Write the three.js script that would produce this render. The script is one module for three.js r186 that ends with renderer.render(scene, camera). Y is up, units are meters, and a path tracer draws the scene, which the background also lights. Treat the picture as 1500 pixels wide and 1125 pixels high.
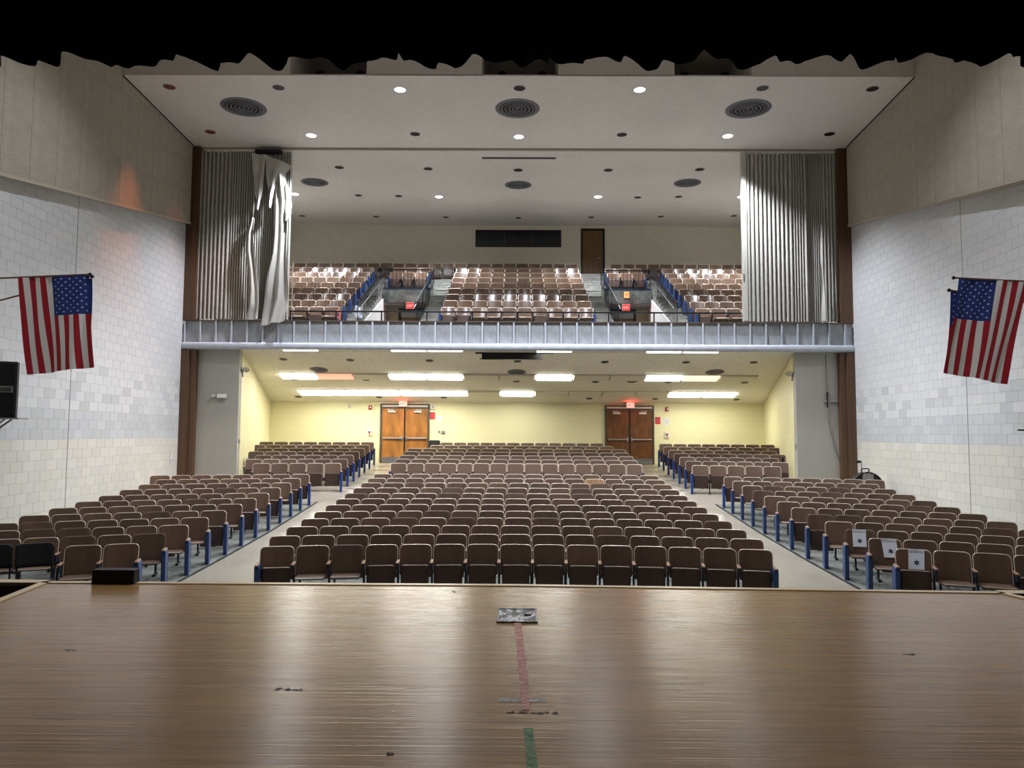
import * as THREE from 'three';
import { RoundedBoxGeometry } from 'three/addons/geometries/RoundedBoxGeometry.js';
import { mergeGeometries } from 'three/addons/utils/BufferGeometryUtils.js';
import { RectAreaLightUniformsLib } from 'three/addons/lights/RectAreaLightUniformsLib.js';

// ---------------------------------------------------------------- camera, exposure, light levels
// The hall runs away from the stage along -z; "d" below is the distance from the camera along the hall axis.
const EYE = 2.72;                       // camera height above the floor at the front row
const F = 1080;                         // focal length in pixels of the 1500 x 1125 frame
const scene = new THREE.Scene();
scene.background = new THREE.Color(0x000000);
const camera = new THREE.PerspectiveCamera(2 * Math.atan(562.5 / F) * 180 / Math.PI, 1500 / 1125, 0.05, 120);
camera.position.set(0, EYE, 0);
camera.rotation.set(Math.atan(72.5 / F), 0.0065, 0.0058, 'YXZ');
camera.updateMatrixWorld(true);
const renderer = new THREE.WebGLRenderer({ antialias: true });
renderer.toneMapping = THREE.LinearToneMapping;
renderer.toneMappingExposure = 1.0;
renderer.shadowMap.enabled = true;
RectAreaLightUniformsLib.init();
const CAN_LIGHT = 240, CAN_FRONT = 95, CAN_BALCONY = 200, TROFFER_LIGHT = 11, WARM_CAN = 75;

// ---------------------------------------------------------------- helpers
function rng(seed) { let a = seed >>> 0; return () => { a = (a + 0x6D2B79F5) | 0; let t = Math.imul(a ^ (a >>> 15), 1 | a); t = (t + Math.imul(t ^ (t >>> 7), 61 | t)) ^ t; return ((t ^ (t >>> 14)) >>> 0) / 4294967296; }; }
const rand = rng(77);
const V = (x, y, z) => new THREE.Vector3(x, y, z);
const lerp = (a, b, t) => a + (b - a) * t;
const clamp = (x, a, b) => Math.min(b, Math.max(a, x));
function interp(xs, ys, x) { if (x <= xs[0]) return ys[0]; for (let i = 1; i < xs.length; i++) if (x <= xs[i]) return lerp(ys[i - 1], ys[i], (x - xs[i - 1]) / (xs[i] - xs[i - 1])); return ys[ys.length - 1]; }
const ray = (px, py) => V((px - 750) / F, -(py - 562.5) / F, -1).applyQuaternion(camera.quaternion);
const P = (px, py, d) => { const r = ray(px, py); return r.multiplyScalar(-d / r.z).add(camera.position); };
function onPlane(px, py, n, c) { const r = ray(px, py); return r.multiplyScalar((c - n.dot(camera.position)) / n.dot(r)).add(camera.position); }   // the pixel's point on n.p = c
function toPixel(p) { const q = p.clone().sub(camera.position).applyQuaternion(camera.quaternion.clone().invert()); return [750 - F * q.x / q.z, 562.5 + F * q.y / q.z]; }

const used = new Map();
function numbered(name) { const n = used.get(name) || 0; used.set(name, n + 1); return n ? name + '_' + String(n).padStart(3, '0') : name; }
function part(name, geo, mat, parent, pos, rot) { const m = new THREE.Mesh(geo, mat); m.name = name; if (pos) m.position.set(...pos); if (rot) m.rotation.set(...rot); parent.add(m); return m; }
function tag(o, label, category, group) { o.userData.label = label; o.userData.category = category; if (group) o.userData.group = group; return o; }
function thing(name, label, category, pos = [0, 0, 0], turn = 0, group) { const o = new THREE.Group(); o.name = numbered(name); o.position.set(...pos); o.rotation.y = turn; scene.add(o); return tag(o, label, category, group); }
function single(name, geo, mat, label, category, group) { return tag(part(numbered(name), geo, mat, scene), label, category, group); }
function struct(name, geo, mat, label, parent = scene) { const m = part(parent === scene ? numbered(name) : name, geo, mat, parent); if (parent === scene) { m.userData.kind = 'structure'; if (label) m.userData.label = label; } return m; }
const box = (w, h, d, x = 0, y = 0, z = 0) => new THREE.BoxGeometry(w, h, d).translate(x, y, z);
const span = (x0, x1, y0, y1, z0, z1) => box(Math.abs(x1 - x0), Math.abs(y1 - y0), Math.abs(z1 - z0), (x0 + x1) / 2, (y0 + y1) / 2, (z0 + z1) / 2);
const rbox = (w, h, d, r, x = 0, y = 0, z = 0) => new RoundedBoxGeometry(w, h, d, 2, r).translate(x, y, z);
const cyl = (r0, r1, h, n = 16) => new THREE.CylinderGeometry(r0, r1, h, n);
const merge = (list) => mergeGeometries(list.map((g) => (g.index ? g.toNonIndexed() : g)));
function tube(pts, r, seg = 12, sides = 6) { return new THREE.TubeGeometry(new THREE.CatmullRomCurve3(pts.map((p) => (p.isVector3 ? p : V(...p))), false, 'catmullrom', 0.2), seg, r, sides); }
function bar(a, b, r, sides = 8) { const g = cyl(r, r, a.distanceTo(b), sides); g.applyQuaternion(new THREE.Quaternion().setFromUnitVectors(V(0, 1, 0), b.clone().sub(a).normalize())); const m = a.clone().add(b).multiplyScalar(0.5); return g.translate(m.x, m.y, m.z); }
function beam(a, b, w, h) { const l = a.distanceTo(b), g = box(w, h, l), m = a.clone().add(b).multiplyScalar(0.5); const o = new THREE.Object3D(); o.position.copy(m); o.lookAt(b); o.updateMatrix(); return g.applyMatrix4(o.matrix); }
// solid with eight corners: a bottom ring of four and a top ring of four; uv in metres
function hexa(b, t) {
  const pos = [], uv = [];
  const quad = (p, q, r, s) => { const u = p.distanceTo(q), v = q.distanceTo(r); for (const [k, c] of [[p, [0, 0]], [q, [u, 0]], [r, [u, v]], [p, [0, 0]], [r, [u, v]], [s, [0, v]]]) { pos.push(k.x, k.y, k.z); uv.push(...c); } };
  quad(b[3], b[2], b[1], b[0]); quad(t[0], t[1], t[2], t[3]);
  for (let i = 0; i < 4; i++) { const j = (i + 1) % 4; quad(b[i], b[j], t[j], t[i]); }
  const g = new THREE.BufferGeometry(); g.setAttribute('position', new THREE.Float32BufferAttribute(pos, 3)); g.setAttribute('uv', new THREE.Float32BufferAttribute(uv, 2)); g.computeVertexNormals(); return g;
}
// grid surface from a function (u, v) -> Vector3; uv 0..1
function sheet(f, nu, nv) {
  const pos = [], uv = [], idx = [];
  for (let j = 0; j <= nv; j++) for (let i = 0; i <= nu; i++) { const p = f(i / nu, j / nv); pos.push(p.x, p.y, p.z); uv.push(i / nu, j / nv); }
  for (let j = 0; j < nv; j++) for (let i = 0; i < nu; i++) { const a = j * (nu + 1) + i, b = a + 1, c = a + nu + 1, e = c + 1; idx.push(a, b, e, a, e, c); }
  const g = new THREE.BufferGeometry(); g.setAttribute('position', new THREE.Float32BufferAttribute(pos, 3)); g.setAttribute('uv', new THREE.Float32BufferAttribute(uv, 2)); g.setIndex(idx); g.computeVertexNormals(); return g;
}
function worldUV(g, sx, sy, ax = 'x', ay = 'y') { const p = g.attributes.position, uv = new Float32Array(p.count * 2), get = { x: (i) => p.getX(i), y: (i) => p.getY(i), z: (i) => p.getZ(i) }; for (let i = 0; i < p.count; i++) { uv[2 * i] = get[ax](i) / sx; uv[2 * i + 1] = get[ay](i) / sy; } g.setAttribute('uv', new THREE.BufferAttribute(uv, 2)); return g; }
function placeOn(o, p, normal) { o.position.copy(p); o.quaternion.setFromUnitVectors(V(0, -1, 0), normal.clone().normalize()); return o; }   // local -y points along the normal
function intoParent(parent, o) { parent.updateMatrixWorld(true); o.applyMatrix4(parent.matrixWorld.clone().invert()); parent.add(o); return o; }

// ---------------------------------------------------------------- procedural textures
function noiseField(n, cells, seed) { const r = rng(seed), g = Array.from({ length: cells[0] * cells[1] }, r), out = new Float32Array(n * n); const s = (t) => t * t * (3 - 2 * t);
  for (let y = 0; y < n; y++) for (let x = 0; x < n; x++) { const fx = x / n * cells[0], fy = y / n * cells[1], x0 = Math.floor(fx), y0 = Math.floor(fy), tx = s(fx - x0), ty = s(fy - y0), x1 = (x0 + 1) % cells[0], y1 = (y0 + 1) % cells[1];
    out[y * n + x] = lerp(lerp(g[y0 * cells[0] + x0], g[y0 * cells[0] + x1], tx), lerp(g[y1 * cells[0] + x0], g[y1 * cells[0] + x1], tx), ty); } return out; }
function dataTex(n, f, srgb) { const d = new Uint8Array(n * n * 4); for (let i = 0; i < n * n; i++) { const c = f(i % n, Math.floor(i / n), i); d[4 * i] = c[0]; d[4 * i + 1] = c[1]; d[4 * i + 2] = c[2]; d[4 * i + 3] = 255; } const t = new THREE.DataTexture(d, n, n); t.wrapS = t.wrapT = THREE.RepeatWrapping; t.magFilter = THREE.LinearFilter; t.minFilter = THREE.LinearMipmapLinearFilter; t.generateMipmaps = true; if (srgb) t.colorSpace = THREE.SRGBColorSpace; t.needsUpdate = true; return t; }
const g8 = (v) => { const k = clamp(Math.round(v * 255), 0, 255); return [k, k, k]; };
function layered(n, layers, seed) { const fs = layers.map(([cx, cy, w], i) => [noiseField(n, [cx, cy], seed + i), w]); return (i) => { let s = 0; for (const [f, w] of fs) s += (f[i] - 0.5) * w; return s; }; }
function tint(base, n, layers, seed) { const L = layered(n, layers, seed); const c = new THREE.Color(base).convertLinearToSRGB(); return dataTex(n, (x, y, i) => { const k = 1 + L(i); return [c.r * k, c.g * k, c.b * k].map((v) => clamp(Math.round(v * 255), 0, 255)); }, true); }
const std = (o) => new THREE.MeshStandardMaterial(o);
const fineBump = (() => { const L = layered(256, [[128, 128, 0.5], [40, 40, 0.4]], 5); return dataTex(256, (x, y, i) => g8(0.5 + L(i))); })();

// ---------------------------------------------------------------- hall measures
const wallX = (d) => 9.68 + 0.0463 * d;               // half width between the side walls
const D = 23.5;                                       // plane of the balcony front
const STEP = 18.7;                                     // where the ceiling steps up towards the stage
const frontCeil = (d) => EYE + 9.33;
const balcCeil = (d) => EYE + lerp(9.24, 9.42, (d - 23.6) / 9.3);
const underCeil = (d) => EYE + lerp(2.67, 1.25, (d - 23.75) / 6.25);
const panelFoot = (d) => EYE + lerp(5.07, 6.78, (d - 14.35) / 9.35);
const STAGE = EYE - 1.55;
const CD = -6.9;                                      // centre of the curved rows on the hall axis
const rowD = (i) => (i < 12 ? 12.1 + 0.9 * i : 23.6 + 0.87 * (i - 12));
const slopeF = (s) => interp([0, 11.4, 12.1, 15.7, 18.4, 22.4, 22.95], [0, 0, 0.03, 0.195, 0.35, 0.66, 0.82], s);
const floorAt = (s) => (s < 22.95 ? slopeF(s) : interp([22.95, 28.9, 40], [0.82, 1.5, 1.5], s));   // s: distance from the row centre plus CD
const floorXZ = (x, d) => floorAt(Math.hypot(x, d - CD) + CD);
// ceiling planes for fixtures
const plane = (fn, d0, d1) => { const a = V(0, fn(d0), -d0), b = V(0, fn(d1), -d1); const n = b.clone().sub(a).cross(V(1, 0, 0)).normalize(); if (n.y > 0) n.negate(); return { n, c: n.dot(a) }; };
const PL_FRONT = plane(frontCeil, STEP, 23.6), PL_BALC = plane(balcCeil, 23.6, 32.9), PL_UNDER = plane(underCeil, 23.75, 30), PL_STAGE = { n: V(0, 1, 0), c: STAGE };
const SIDE = { '-1': 'loudspeaker', 1: 'instrument-bag' };

// ---------------------------------------------------------------- materials
const M = {};
M.ceiling = std({ map: tint(0xdcd6d0, 256, [[3, 3, 0.05], [60, 60, 0.04]], 11), roughness: 0.9, bumpMap: fineBump, bumpScale: 0.001 });
M.underCeiling = std({ map: tint(0xe6e1d2, 256, [[4, 4, 0.06], [70, 70, 0.07]], 12), roughness: 0.9, bumpMap: fineBump, bumpScale: 0.002 });
M.acoustic = std({ map: tint(0xaaa294, 256, [[5, 5, 0.06], [110, 110, 0.22]], 13), roughness: 0.95, bumpMap: fineBump, bumpScale: 0.003 });
M.mortar = std({ color: 0xaeada8, roughness: 0.95 });
M.mortarCream = std({ color: 0xd8d2b0, roughness: 0.95 });
M.white = ['#d0d2d2', '#cdcfcf', '#d3d4d3', '#ced0d1'].map((c) => std({ color: c, roughness: 0.55 }));
M.grey = ['#c2c5c7', '#bfc2c4', '#c6c8c9', '#bdc0bf'].map((c) => std({ color: c, roughness: 0.55 }));
M.cream = ['#d3d0c5', '#d0cdc2', '#d6d3c9', '#cfcdc4'].map((c) => std({ color: c, roughness: 0.55 }));
M.yellow = std({ color: 0xe9e2b8, roughness: 0.6 });
M.yellowWall = std({ map: tint(0xe4deb2, 256, [[3, 3, 0.03], [60, 60, 0.03]], 15), roughness: 0.6 });
M.wing = std({ map: tint(0xa9a79c, 256, [[3, 3, 0.04], [60, 60, 0.03]], 16), roughness: 0.7 });
M.balconyWall = std({ map: tint(0xdcd6c6, 256, [[3, 3, 0.04], [60, 60, 0.03]], 17), roughness: 0.8 });
M.darkWood = std({ map: tint(0x583e29, 256, [[40, 2, 0.35], [90, 4, 0.2]], 18), roughness: 0.5 });
M.black = std({ color: 0x0b0b0d, roughness: 0.6 });
M.stageBlack = std({ color: 0x050506, roughness: 0.95 });
M.velvet = std({ color: 0x05060b, roughness: 1 });
M.blackMetal = std({ color: 0x0c0e12, roughness: 0.4, metalness: 0.3 });
M.chrome = std({ color: 0xb9bbbd, roughness: 0.3, metalness: 0.9 });
M.steel = std({ color: 0x8d8f90, roughness: 0.35, metalness: 0.9 });
M.whitePaint = std({ color: 0xdcdcd8, roughness: 0.6 });
M.paper = std({ color: 0xdfe2e6, roughness: 0.8 });
M.vent = std({ color: 0x6c6c70, roughness: 0.55, metalness: 0.1 });
M.ventDark = std({ color: 0x0a0a0c, roughness: 0.7 });
M.canTrim = std({ color: 0xb9b4ae, roughness: 0.6 });
M.canDark = std({ color: 0x0a0808, roughness: 0.5 });
M.lamp = std({ color: 0xffffff, emissive: 0xf2f6ff, emissiveIntensity: 6, roughness: 0.5 });
M.warmLamp = std({ color: 0x2a1812, emissive: 0xff7a3a, emissiveIntensity: 0.03, roughness: 0.5 });
M.tubeLit = std({ color: 0xffffff, emissive: 0xfffef2, emissiveIntensity: 14, roughness: 0.6 });
M.tubeWarm = std({ color: 0xfff2e0, emissive: 0xffe9c8, emissiveIntensity: 1.1, roughness: 0.6 });
M.tubePink = std({ color: 0xffd8cc, emissive: 0xffa88e, emissiveIntensity: 0.8, roughness: 0.6 });
M.tubeOff = std({ color: 0xdedac8, roughness: 0.6 });
M.frame = std({ color: 0xb8b3a4, roughness: 0.6 });
M.parapetPanel = std({ map: tint(0x9ea1a4, 256, [[6, 6, 0.1], [60, 60, 0.2]], 19), roughness: 0.8 });
M.parapetLip = std({ map: tint(0xb7bcc4, 256, [[6, 6, 0.05], [60, 60, 0.05]], 20), roughness: 0.45 });
M.vinyl = std({ map: tint(0xb3b1a9, 256, [[4, 4, 0.06], [50, 50, 0.05]], 21), roughness: 0.42 });
M.vinylTorn = std({ map: tint(0xc0beb6, 256, [[4, 6, 0.08], [50, 50, 0.05]], 22), roughness: 0.45, side: THREE.DoubleSide });
M.concrete = std({ map: tint(0x7f8078, 256, [[7, 7, 0.25], [60, 60, 0.2]], 23), roughness: 0.85 });
M.concreteDark = std({ map: tint(0x4f524c, 256, [[9, 9, 0.5], [50, 50, 0.4]], 24), roughness: 0.8 });
M.seatFloor = std({ map: tint(0x6c6f66, 512, [[9, 9, 0.15], [60, 60, 0.15]], 25), roughness: 0.6 });
M.aisle = std({ map: tint(0x8f887a, 512, [[6, 6, 0.08], [80, 80, 0.1]], 26), roughness: 0.28 });
M.blue = std({ color: 0x213f70, roughness: 0.4 });
M.standard = std({ color: 0x1a2333, roughness: 0.45, metalness: 0.2 });
M.rim = std({ color: 0xcdbfa9, roughness: 0.35, metalness: 0.25 });
M.rimDull = std({ color: 0x6a5848, roughness: 0.5 });
M.arm = std({ color: 0x8d6f58, roughness: 0.35 });
const laminate = (c, s) => tint(c, 128, [[24, 2, 0.12], [60, 3, 0.1]], s);
M.back = [0x5e4a3c, 0x59473a, 0x644f3f, 0x564438].map((c, i) => std({ map: laminate(c, 31 + i), roughness: 0.36 }));
M.backTan = std({ map: laminate(0x9a7754, 36), roughness: 0.4 });
M.pan = std({ map: laminate(0x41322a, 37), roughness: 0.42 });
M.balcBack = [0x5e4a3c, 0x59473a, 0x644f3f].map((c, i) => std({ map: laminate(c, 41 + i), roughness: 0.22 }));
M.redSign = std({ color: 0xc2283c, roughness: 0.6 });
M.red = std({ color: 0x9c1c16, roughness: 0.5 });
M.orange = std({ color: 0xc2502a, roughness: 0.6 });
M.greyCloth = std({ color: 0x9a9896, roughness: 0.8 });
M.doorWood = [0x9a6630, 0x6b4322].map((c, i) => std({ map: tint(c, 256, [[9, 2, 0.22], [70, 5, 0.2], [5, 5, 0.15]], 45 + i), roughness: 0.4 }));
M.doorFrame = std({ color: 0x4b4438, roughness: 0.5 });
M.balcDoor = std({ map: tint(0x6e5230, 256, [[12, 2, 0.1], [80, 4, 0.08]], 48), roughness: 0.6 });
M.tintedGlass = new THREE.MeshPhysicalMaterial({ color: 0x8fa3b8, roughness: 0.05, transmission: 1, thickness: 0 });
M.gold = std({ color: 0x6d4a2a, roughness: 0.4, metalness: 0.2 });

// ---------------------------------------------------------------- shell: floor, walls, ceilings
{ // main floor: rings round the centre of the rows, sloping in front and stepped under the balcony
  const ss = [5, 7, 9, 11.4, 12.1, 13.5, 15.7, 17, 18.4, 20.4, 22.4, 22.95]; const list = [];
  let prev = null; const rings = ss.map((s) => [s, slopeF(s)]);
  rings.push([25, floorAt(25)], [28.9, 1.5], [33, 1.5]);
  const xs = []; for (let x = -11.2; x <= 11.21; x += 0.4) xs.push(x);
  const ring = (q, x, up) => { const r = q - CD; return V(x, floorAt(q) + up, -(Math.sqrt(r * r - x * x) + CD)); };
  const g = sheet((u, v) => ring(rings[Math.round(v * (rings.length - 1))][0], xs[Math.round(u * (xs.length - 1))], 0), xs.length - 1, rings.length - 1);
  struct('floor', worldUV(g, 2.5, 2.5, 'x', 'z'), M.aisle, 'pale polished auditorium floor with two aisles');
  const patch = (x0, x1, q0, q1, up) => worldUV(sheet((u, v) => ring(lerp(q0, q1, v), lerp(x0, x1, u), up), Math.max(1, Math.ceil(Math.abs(x1 - x0) / 0.4)), Math.ceil((q1 - q0) / 0.25)), 3, 3, 'x', 'z');
  for (const [a, b, t] of [[-4.34, 4.34, 'centre block'], [-10.4, -5.86, 'loudspeaker side block'], [5.86, 10.4, 'instrument bag side block']]) {
    struct('floor_seat_block', patch(a, b, 11.3, 22.45, 0.012), M.seatFloor, 'grey green painted floor under the seats of the ' + t);
    for (const e of t[0] === 'c' ? [a, b] : [Math.abs(a) < Math.abs(b) ? a : b]) struct('trim_aisle', patch(e - 0.025, e + 0.025, 11.3, 22.45, 0.016), M.black, 'thin dark edging strip along the aisle beside the ' + t); }
  for (const sd of [-1, 1]) for (let k = 0; k < 6; k++) struct('trim_step', patch(sd * 4.05, sd * 5.4, 24.0 + 0.87 * k, 24.05 + 0.87 * k, 0.012), M.doorFrame, 'dark step edging strip across the rear aisle');
}
function basis(o, p, t) { const n = t.clone().cross(V(0, 1, 0)); o.matrix.makeBasis(t, V(0, 1, 0), n).setPosition(p); o.matrix.decompose(o.position, o.quaternion, o.scale); return o; }
const BW = 0.42, BH = 0.228;
const blockGeo = box(BW - 0.007, BH - 0.006, 0.03, 0, 0, -0.015);
// wall of laid blocks: backing slab with blocks proud of the joints; tone(u, y, r) gives the paint of a block
function blockWall(name, label, a, b, y0, yTop, mats, mortar, nSingle, y1) {
  const t = b.clone().sub(a), L = t.length(); t.normalize();
  const wall = struct(name, box(L, y1 - y0, 0.3, L / 2, (y0 + y1) / 2, -0.155), mortar, label); basis(wall, V(a.x, 0, a.z), t);
  wall.updateMatrixWorld(true);
  const r = rng(name.length * 91 + Math.round(L * 10)), all = [];
  for (let k = 0; y0 + k * BH < y1; k++) { const y = y0 + (k + 0.5) * BH;
    for (let u0 = k % 2 ? -BW / 2 : 0; u0 < L; u0 += BW) { const a0 = Math.max(0, u0), b0 = Math.min(L, u0 + BW), u = (a0 + b0) / 2, w = (b0 - a0) / BW; if (w < 0.08) continue; const p = V(u, y, 0).applyMatrix4(wall.matrixWorld); if (y - BH > yTop(-p.z)) continue; const [x2, y2] = toPixel(p); all.push({ u, y, w, d: -p.z, seen: x2 > -5 && x2 < 1505 && y2 > 90 && y2 < 800, m: mats(u, y, -p.z, r) }); } }
  all.sort((p, q) => (q.seen - p.seen) || p.d - q.d);
  const rest = [];
  for (const e of all) { if (e.seen && nSingle-- > 0) part('block', blockGeo, e.m, wall, [e.u, e.y, 0]).scale.x = e.w; else rest.push(e); }
  if (rest.length) { const im = new THREE.InstancedMesh(blockGeo, std({ color: 0xffffff, roughness: 0.55 }), rest.length), mx = new THREE.Matrix4(); rest.forEach((e, i) => { im.setMatrixAt(i, mx.makeScale(e.w, 1, 1).setPosition(e.u, e.y, 0)); im.setColorAt(i, e.m.color); }); im.name = 'block_courses'; im.userData.kind = 'stuff'; wall.add(im); }
  return wall;
}
const PAINT = EYE - 0.19;
const sideTone = (u, y, d, r) => { const k = Math.floor(r() * 4); if (y < PAINT) return M.cream[k]; const patchy = y < PAINT + 1.9 && r() < 0.3; if (y < PAINT + 0.6 || patchy) return M.grey[k]; return M.white[k]; };
const walls = {};
for (const s of [-1, 1]) {
  const near = V(s * wallX(5.9), 0, -5.9), far = V(s * wallX(D), 0, -D);
  const w = blockWall(s < 0 ? 'wall_left' : 'wall_right', s < 0 ? 'painted block side wall carrying the loudspeaker, grey white above cream' : 'painted block side wall behind the instrument bag, grey white above cream', s < 0 ? near : far, s < 0 ? far : near, -0.2 + (PAINT + 0.2) % BH, (d) => panelFoot(d) + 0.1, sideTone, M.mortar, 300, EYE + 11);
  walls[s] = w;
  // upright control joint in the blockwork
  const jd = 17.2; intoParent(w, part('control_joint', span(-0.008, 0.008, 0, panelFoot(jd), -0.006, 0.006).rotateY(Math.PI / 2).translate(s * (wallX(jd) - 0.001), 0, -jd), std({ color: 0x9c9b95, roughness: 0.9 }), scene));
  // tall acoustic boards above, standing out from the blockwork
  const off = (d) => (s < 0 ? 0.16 : lerp(0.34, 0.12, clamp((d - 13) / 10.4, 0, 1)));
  const top = (d) => (d < STEP + 0.6 ? EYE + 11 : frontCeil(d) + 0.08);
  for (let k = 0; k < 18; k++) { const d1 = 23.4 - 0.93 * k, d0 = d1 - 0.922; const pt = (d, inn, y) => V(s * (wallX(d) - (inn ? off(d) : -0.02)), y, -d);
    intoParent(w, part('acoustic_board', hexa([pt(d1, 0, panelFoot(d1)), pt(d1, 1, panelFoot(d1)), pt(d0, 1, panelFoot(d0)), pt(d0, 0, panelFoot(d0))], [pt(d1, 0, top(d1)), pt(d1, 1, top(d1)), pt(d0, 1, top(d0)), pt(d0, 0, top(d0))]), M.acoustic, scene)); }
  const e = (d, y, o) => V(s * (wallX(d) - off(d) - o), panelFoot(d) + y, -d);
  intoParent(w, part('board_trim', hexa([e(23.42, -0.03, -0.05), e(23.42, -0.03, 0.02), e(6.8, -0.03, 0.02), e(6.8, -0.03, -0.05)], [e(23.42, 0.04, -0.05), e(23.42, 0.04, 0.02), e(6.8, 0.04, 0.02), e(6.8, 0.04, -0.05)]), std({ color: 0xb5ab9b, roughness: 0.6 }), scene));
  { const c = (d, o, y) => V(s * (wallX(d) - off(d) - o), frontCeil(d) + y, -d); intoParent(w, part('ceiling_joint', hexa([c(23.4, -0.02, -0.03), c(23.4, 0.02, -0.03), c(STEP, 0.02, -0.03), c(STEP, -0.02, -0.03)], [c(23.4, -0.02, 0.02), c(23.4, 0.02, 0.02), c(STEP, 0.02, 0.02), c(STEP, -0.02, 0.02)]), M.black, scene)); }
  // brown timber piers at the end of the wall, below and above the balcony front
  const x1 = wallX(D) + 0.02;
  struct('trim_pier', merge([span(s * x1, s * (x1 - 0.28), 0.2, EYE + 2.63, -D + 0.06, -D - 0.35), span(s * (x1 - 0.28), s * (x1 - 0.47), 0.2, EYE + 2.63, -D - 0.02, -D - 0.35)]), M.darkWood, 'brown timber pier below the balcony beside the ' + SIDE[s] + ' wall');
  struct('trim_pier', span(s * x1, s * (x1 - 0.42), EYE + 3.6, EYE + 9.3, -D + 0.03, -D - 0.3), M.darkWood, 'brown timber pier above the balcony beside the ' + SIDE[s] + ' wall');
  // grey wing wall and yellow block wall under the balcony
  struct(s < 0 ? 'wall_wing_left' : 'wall_wing_right', span(s * 8.98, s * 10.9, 0.3, EYE + 2.75, -23.72, -23.95), M.wing, 'grey wing wall below the balcony beside the ' + SIDE[s] + ' wall');
  const n2 = V(s * 9.0, 0, -23.96), f2 = V(s * 10.06, 0, -30.1);
  blockWall(s < 0 ? 'wall_under_left' : 'wall_under_right', 'pale yellow block wall under the balcony on the ' + SIDE[s] + ' side', s < 0 ? n2 : f2, s < 0 ? f2 : n2, 0.5, (d) => underCeil(d) + 0.1, () => M.yellow, M.mortarCream, 0, EYE + 2.75);
  // balcony side walls behind the folded partitions
  struct(s < 0 ? 'wall_balcony_left' : 'wall_balcony_right', span(s * 10.9, s * 11.2, EYE + 2.7, EYE + 9.6, -23.6, -33.2), M.balconyWall, 'balcony side wall on the ' + SIDE[s] + ' side');
}
blockWall('wall_back', 'pale yellow block wall at the rear of the main floor', V(-10.4, 0, -30), V(10.4, 0, -30), 1.2, () => EYE + 1.5, () => M.yellow, M.mortarCream, 0, EYE + 1.6);
{ const hw = 0.02; // rear balcony wall, built round its window and door openings
  const d = 32.9, X = (px) => P(px, 400, d).x, Y = (py, px = 757) => P(px, py, d).y;
  const wx0 = X(696), wx1 = X(822), wy0 = Y(362), wy1 = Y(337), dx0 = X(851), dx1 = X(886), dy1 = Y(335, 868), dy0 = EYE + 6.95, top = EYE + 9.6, bot = EYE + 3;
  const w = struct('wall_balcony_back', merge([span(-11.1, wx0, bot, top, -d, -d - 0.3), span(wx0, wx1, bot, wy0, -d, -d - 0.3), span(wx0, wx1, wy1, top, -d, -d - 0.3), span(wx1, dx0, bot, top, -d, -d - 0.3), span(dx0, dx1, dy1, top, -d, -d - 0.3), span(dx0, dx1, bot, dy0, -d, -d - 0.3), span(dx1, 11.1, bot, top, -d, -d - 0.3)]), M.balconyWall, 'beige rear wall of the balcony');
  const win = struct('window_1', merge([span(wx0, wx1, wy0, wy0 + 0.05, -d + 0.02, -d - 0.1), span(wx0, wx1, wy1 - 0.05, wy1, -d + 0.02, -d - 0.1), span(wx0, wx0 + 0.05, wy0 + 0.05, wy1 - 0.05, -d + 0.02, -d - 0.1), span(wx1 - 0.05, wx1, wy0 + 0.05, wy1 - 0.05, -d + 0.02, -d - 0.1)]), M.black, 'long dark projection booth window in the rear balcony wall');
  for (let k = 0; k < 3; k++) part('pane', span(lerp(wx0 + 0.05, wx1 - 0.05, k / 3) + 0.005, lerp(wx0 + 0.05, wx1 - 0.05, (k + 1) / 3) - 0.005, wy0 + 0.05, wy1 - 0.05, -d - 0.05, -d - 0.06), M.tintedGlass, win);
{ const x0 = wx0 - 0.6, x1 = wx1 + 0.6, y0 = wy0 - 1.0, y1 = wy1 + 0.35, z0 = -d - 0.31, z1 = -d - 3; struct('wall_booth', merge([span(x0, x1, y0, y1, z1, z1 - 0.1), span(x0, x0 - 0.1, y0, y1, z0, z1), span(x1, x1 + 0.1, y0, y1, z0, z1), span(x0, x1, y1, y1 + 0.1, z0, z1), span(x0, x1, y0, y0 - 0.1, z0, z1)]), M.wing, 'unlit projection booth behind the balcony window'); }
  const door = struct('door_3', merge([span(dx0, dx0 + 0.08, dy0, dy1, -d + 0.03, -d - 0.2), span(dx1 - 0.08, dx1, dy0, dy1, -d + 0.03, -d - 0.2), span(dx0 + 0.08, dx1 - 0.08, dy1 - 0.08, dy1, -d + 0.03, -d - 0.2)]), M.black, 'brown door at the top of the balcony stairs');
  part('door_leaf', span(dx0 + 0.085, dx1 - 0.085, dy0 + 0.01, dy1 - 0.085, -d - 0.03, -d - 0.08), M.balcDoor, door);
  part('handle', merge([bar(V(dx1 - 0.2, dy0 + 0.98, -d - 0.03), V(dx1 - 0.2, dy0 + 0.98, -d + 0.05), 0.015), bar(V(dx1 - 0.2, dy0 + 0.98, -d + 0.05), V(dx1 - 0.34, dy0 + 0.98, -d + 0.05), 0.014)]), M.chrome, door);
}
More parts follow.
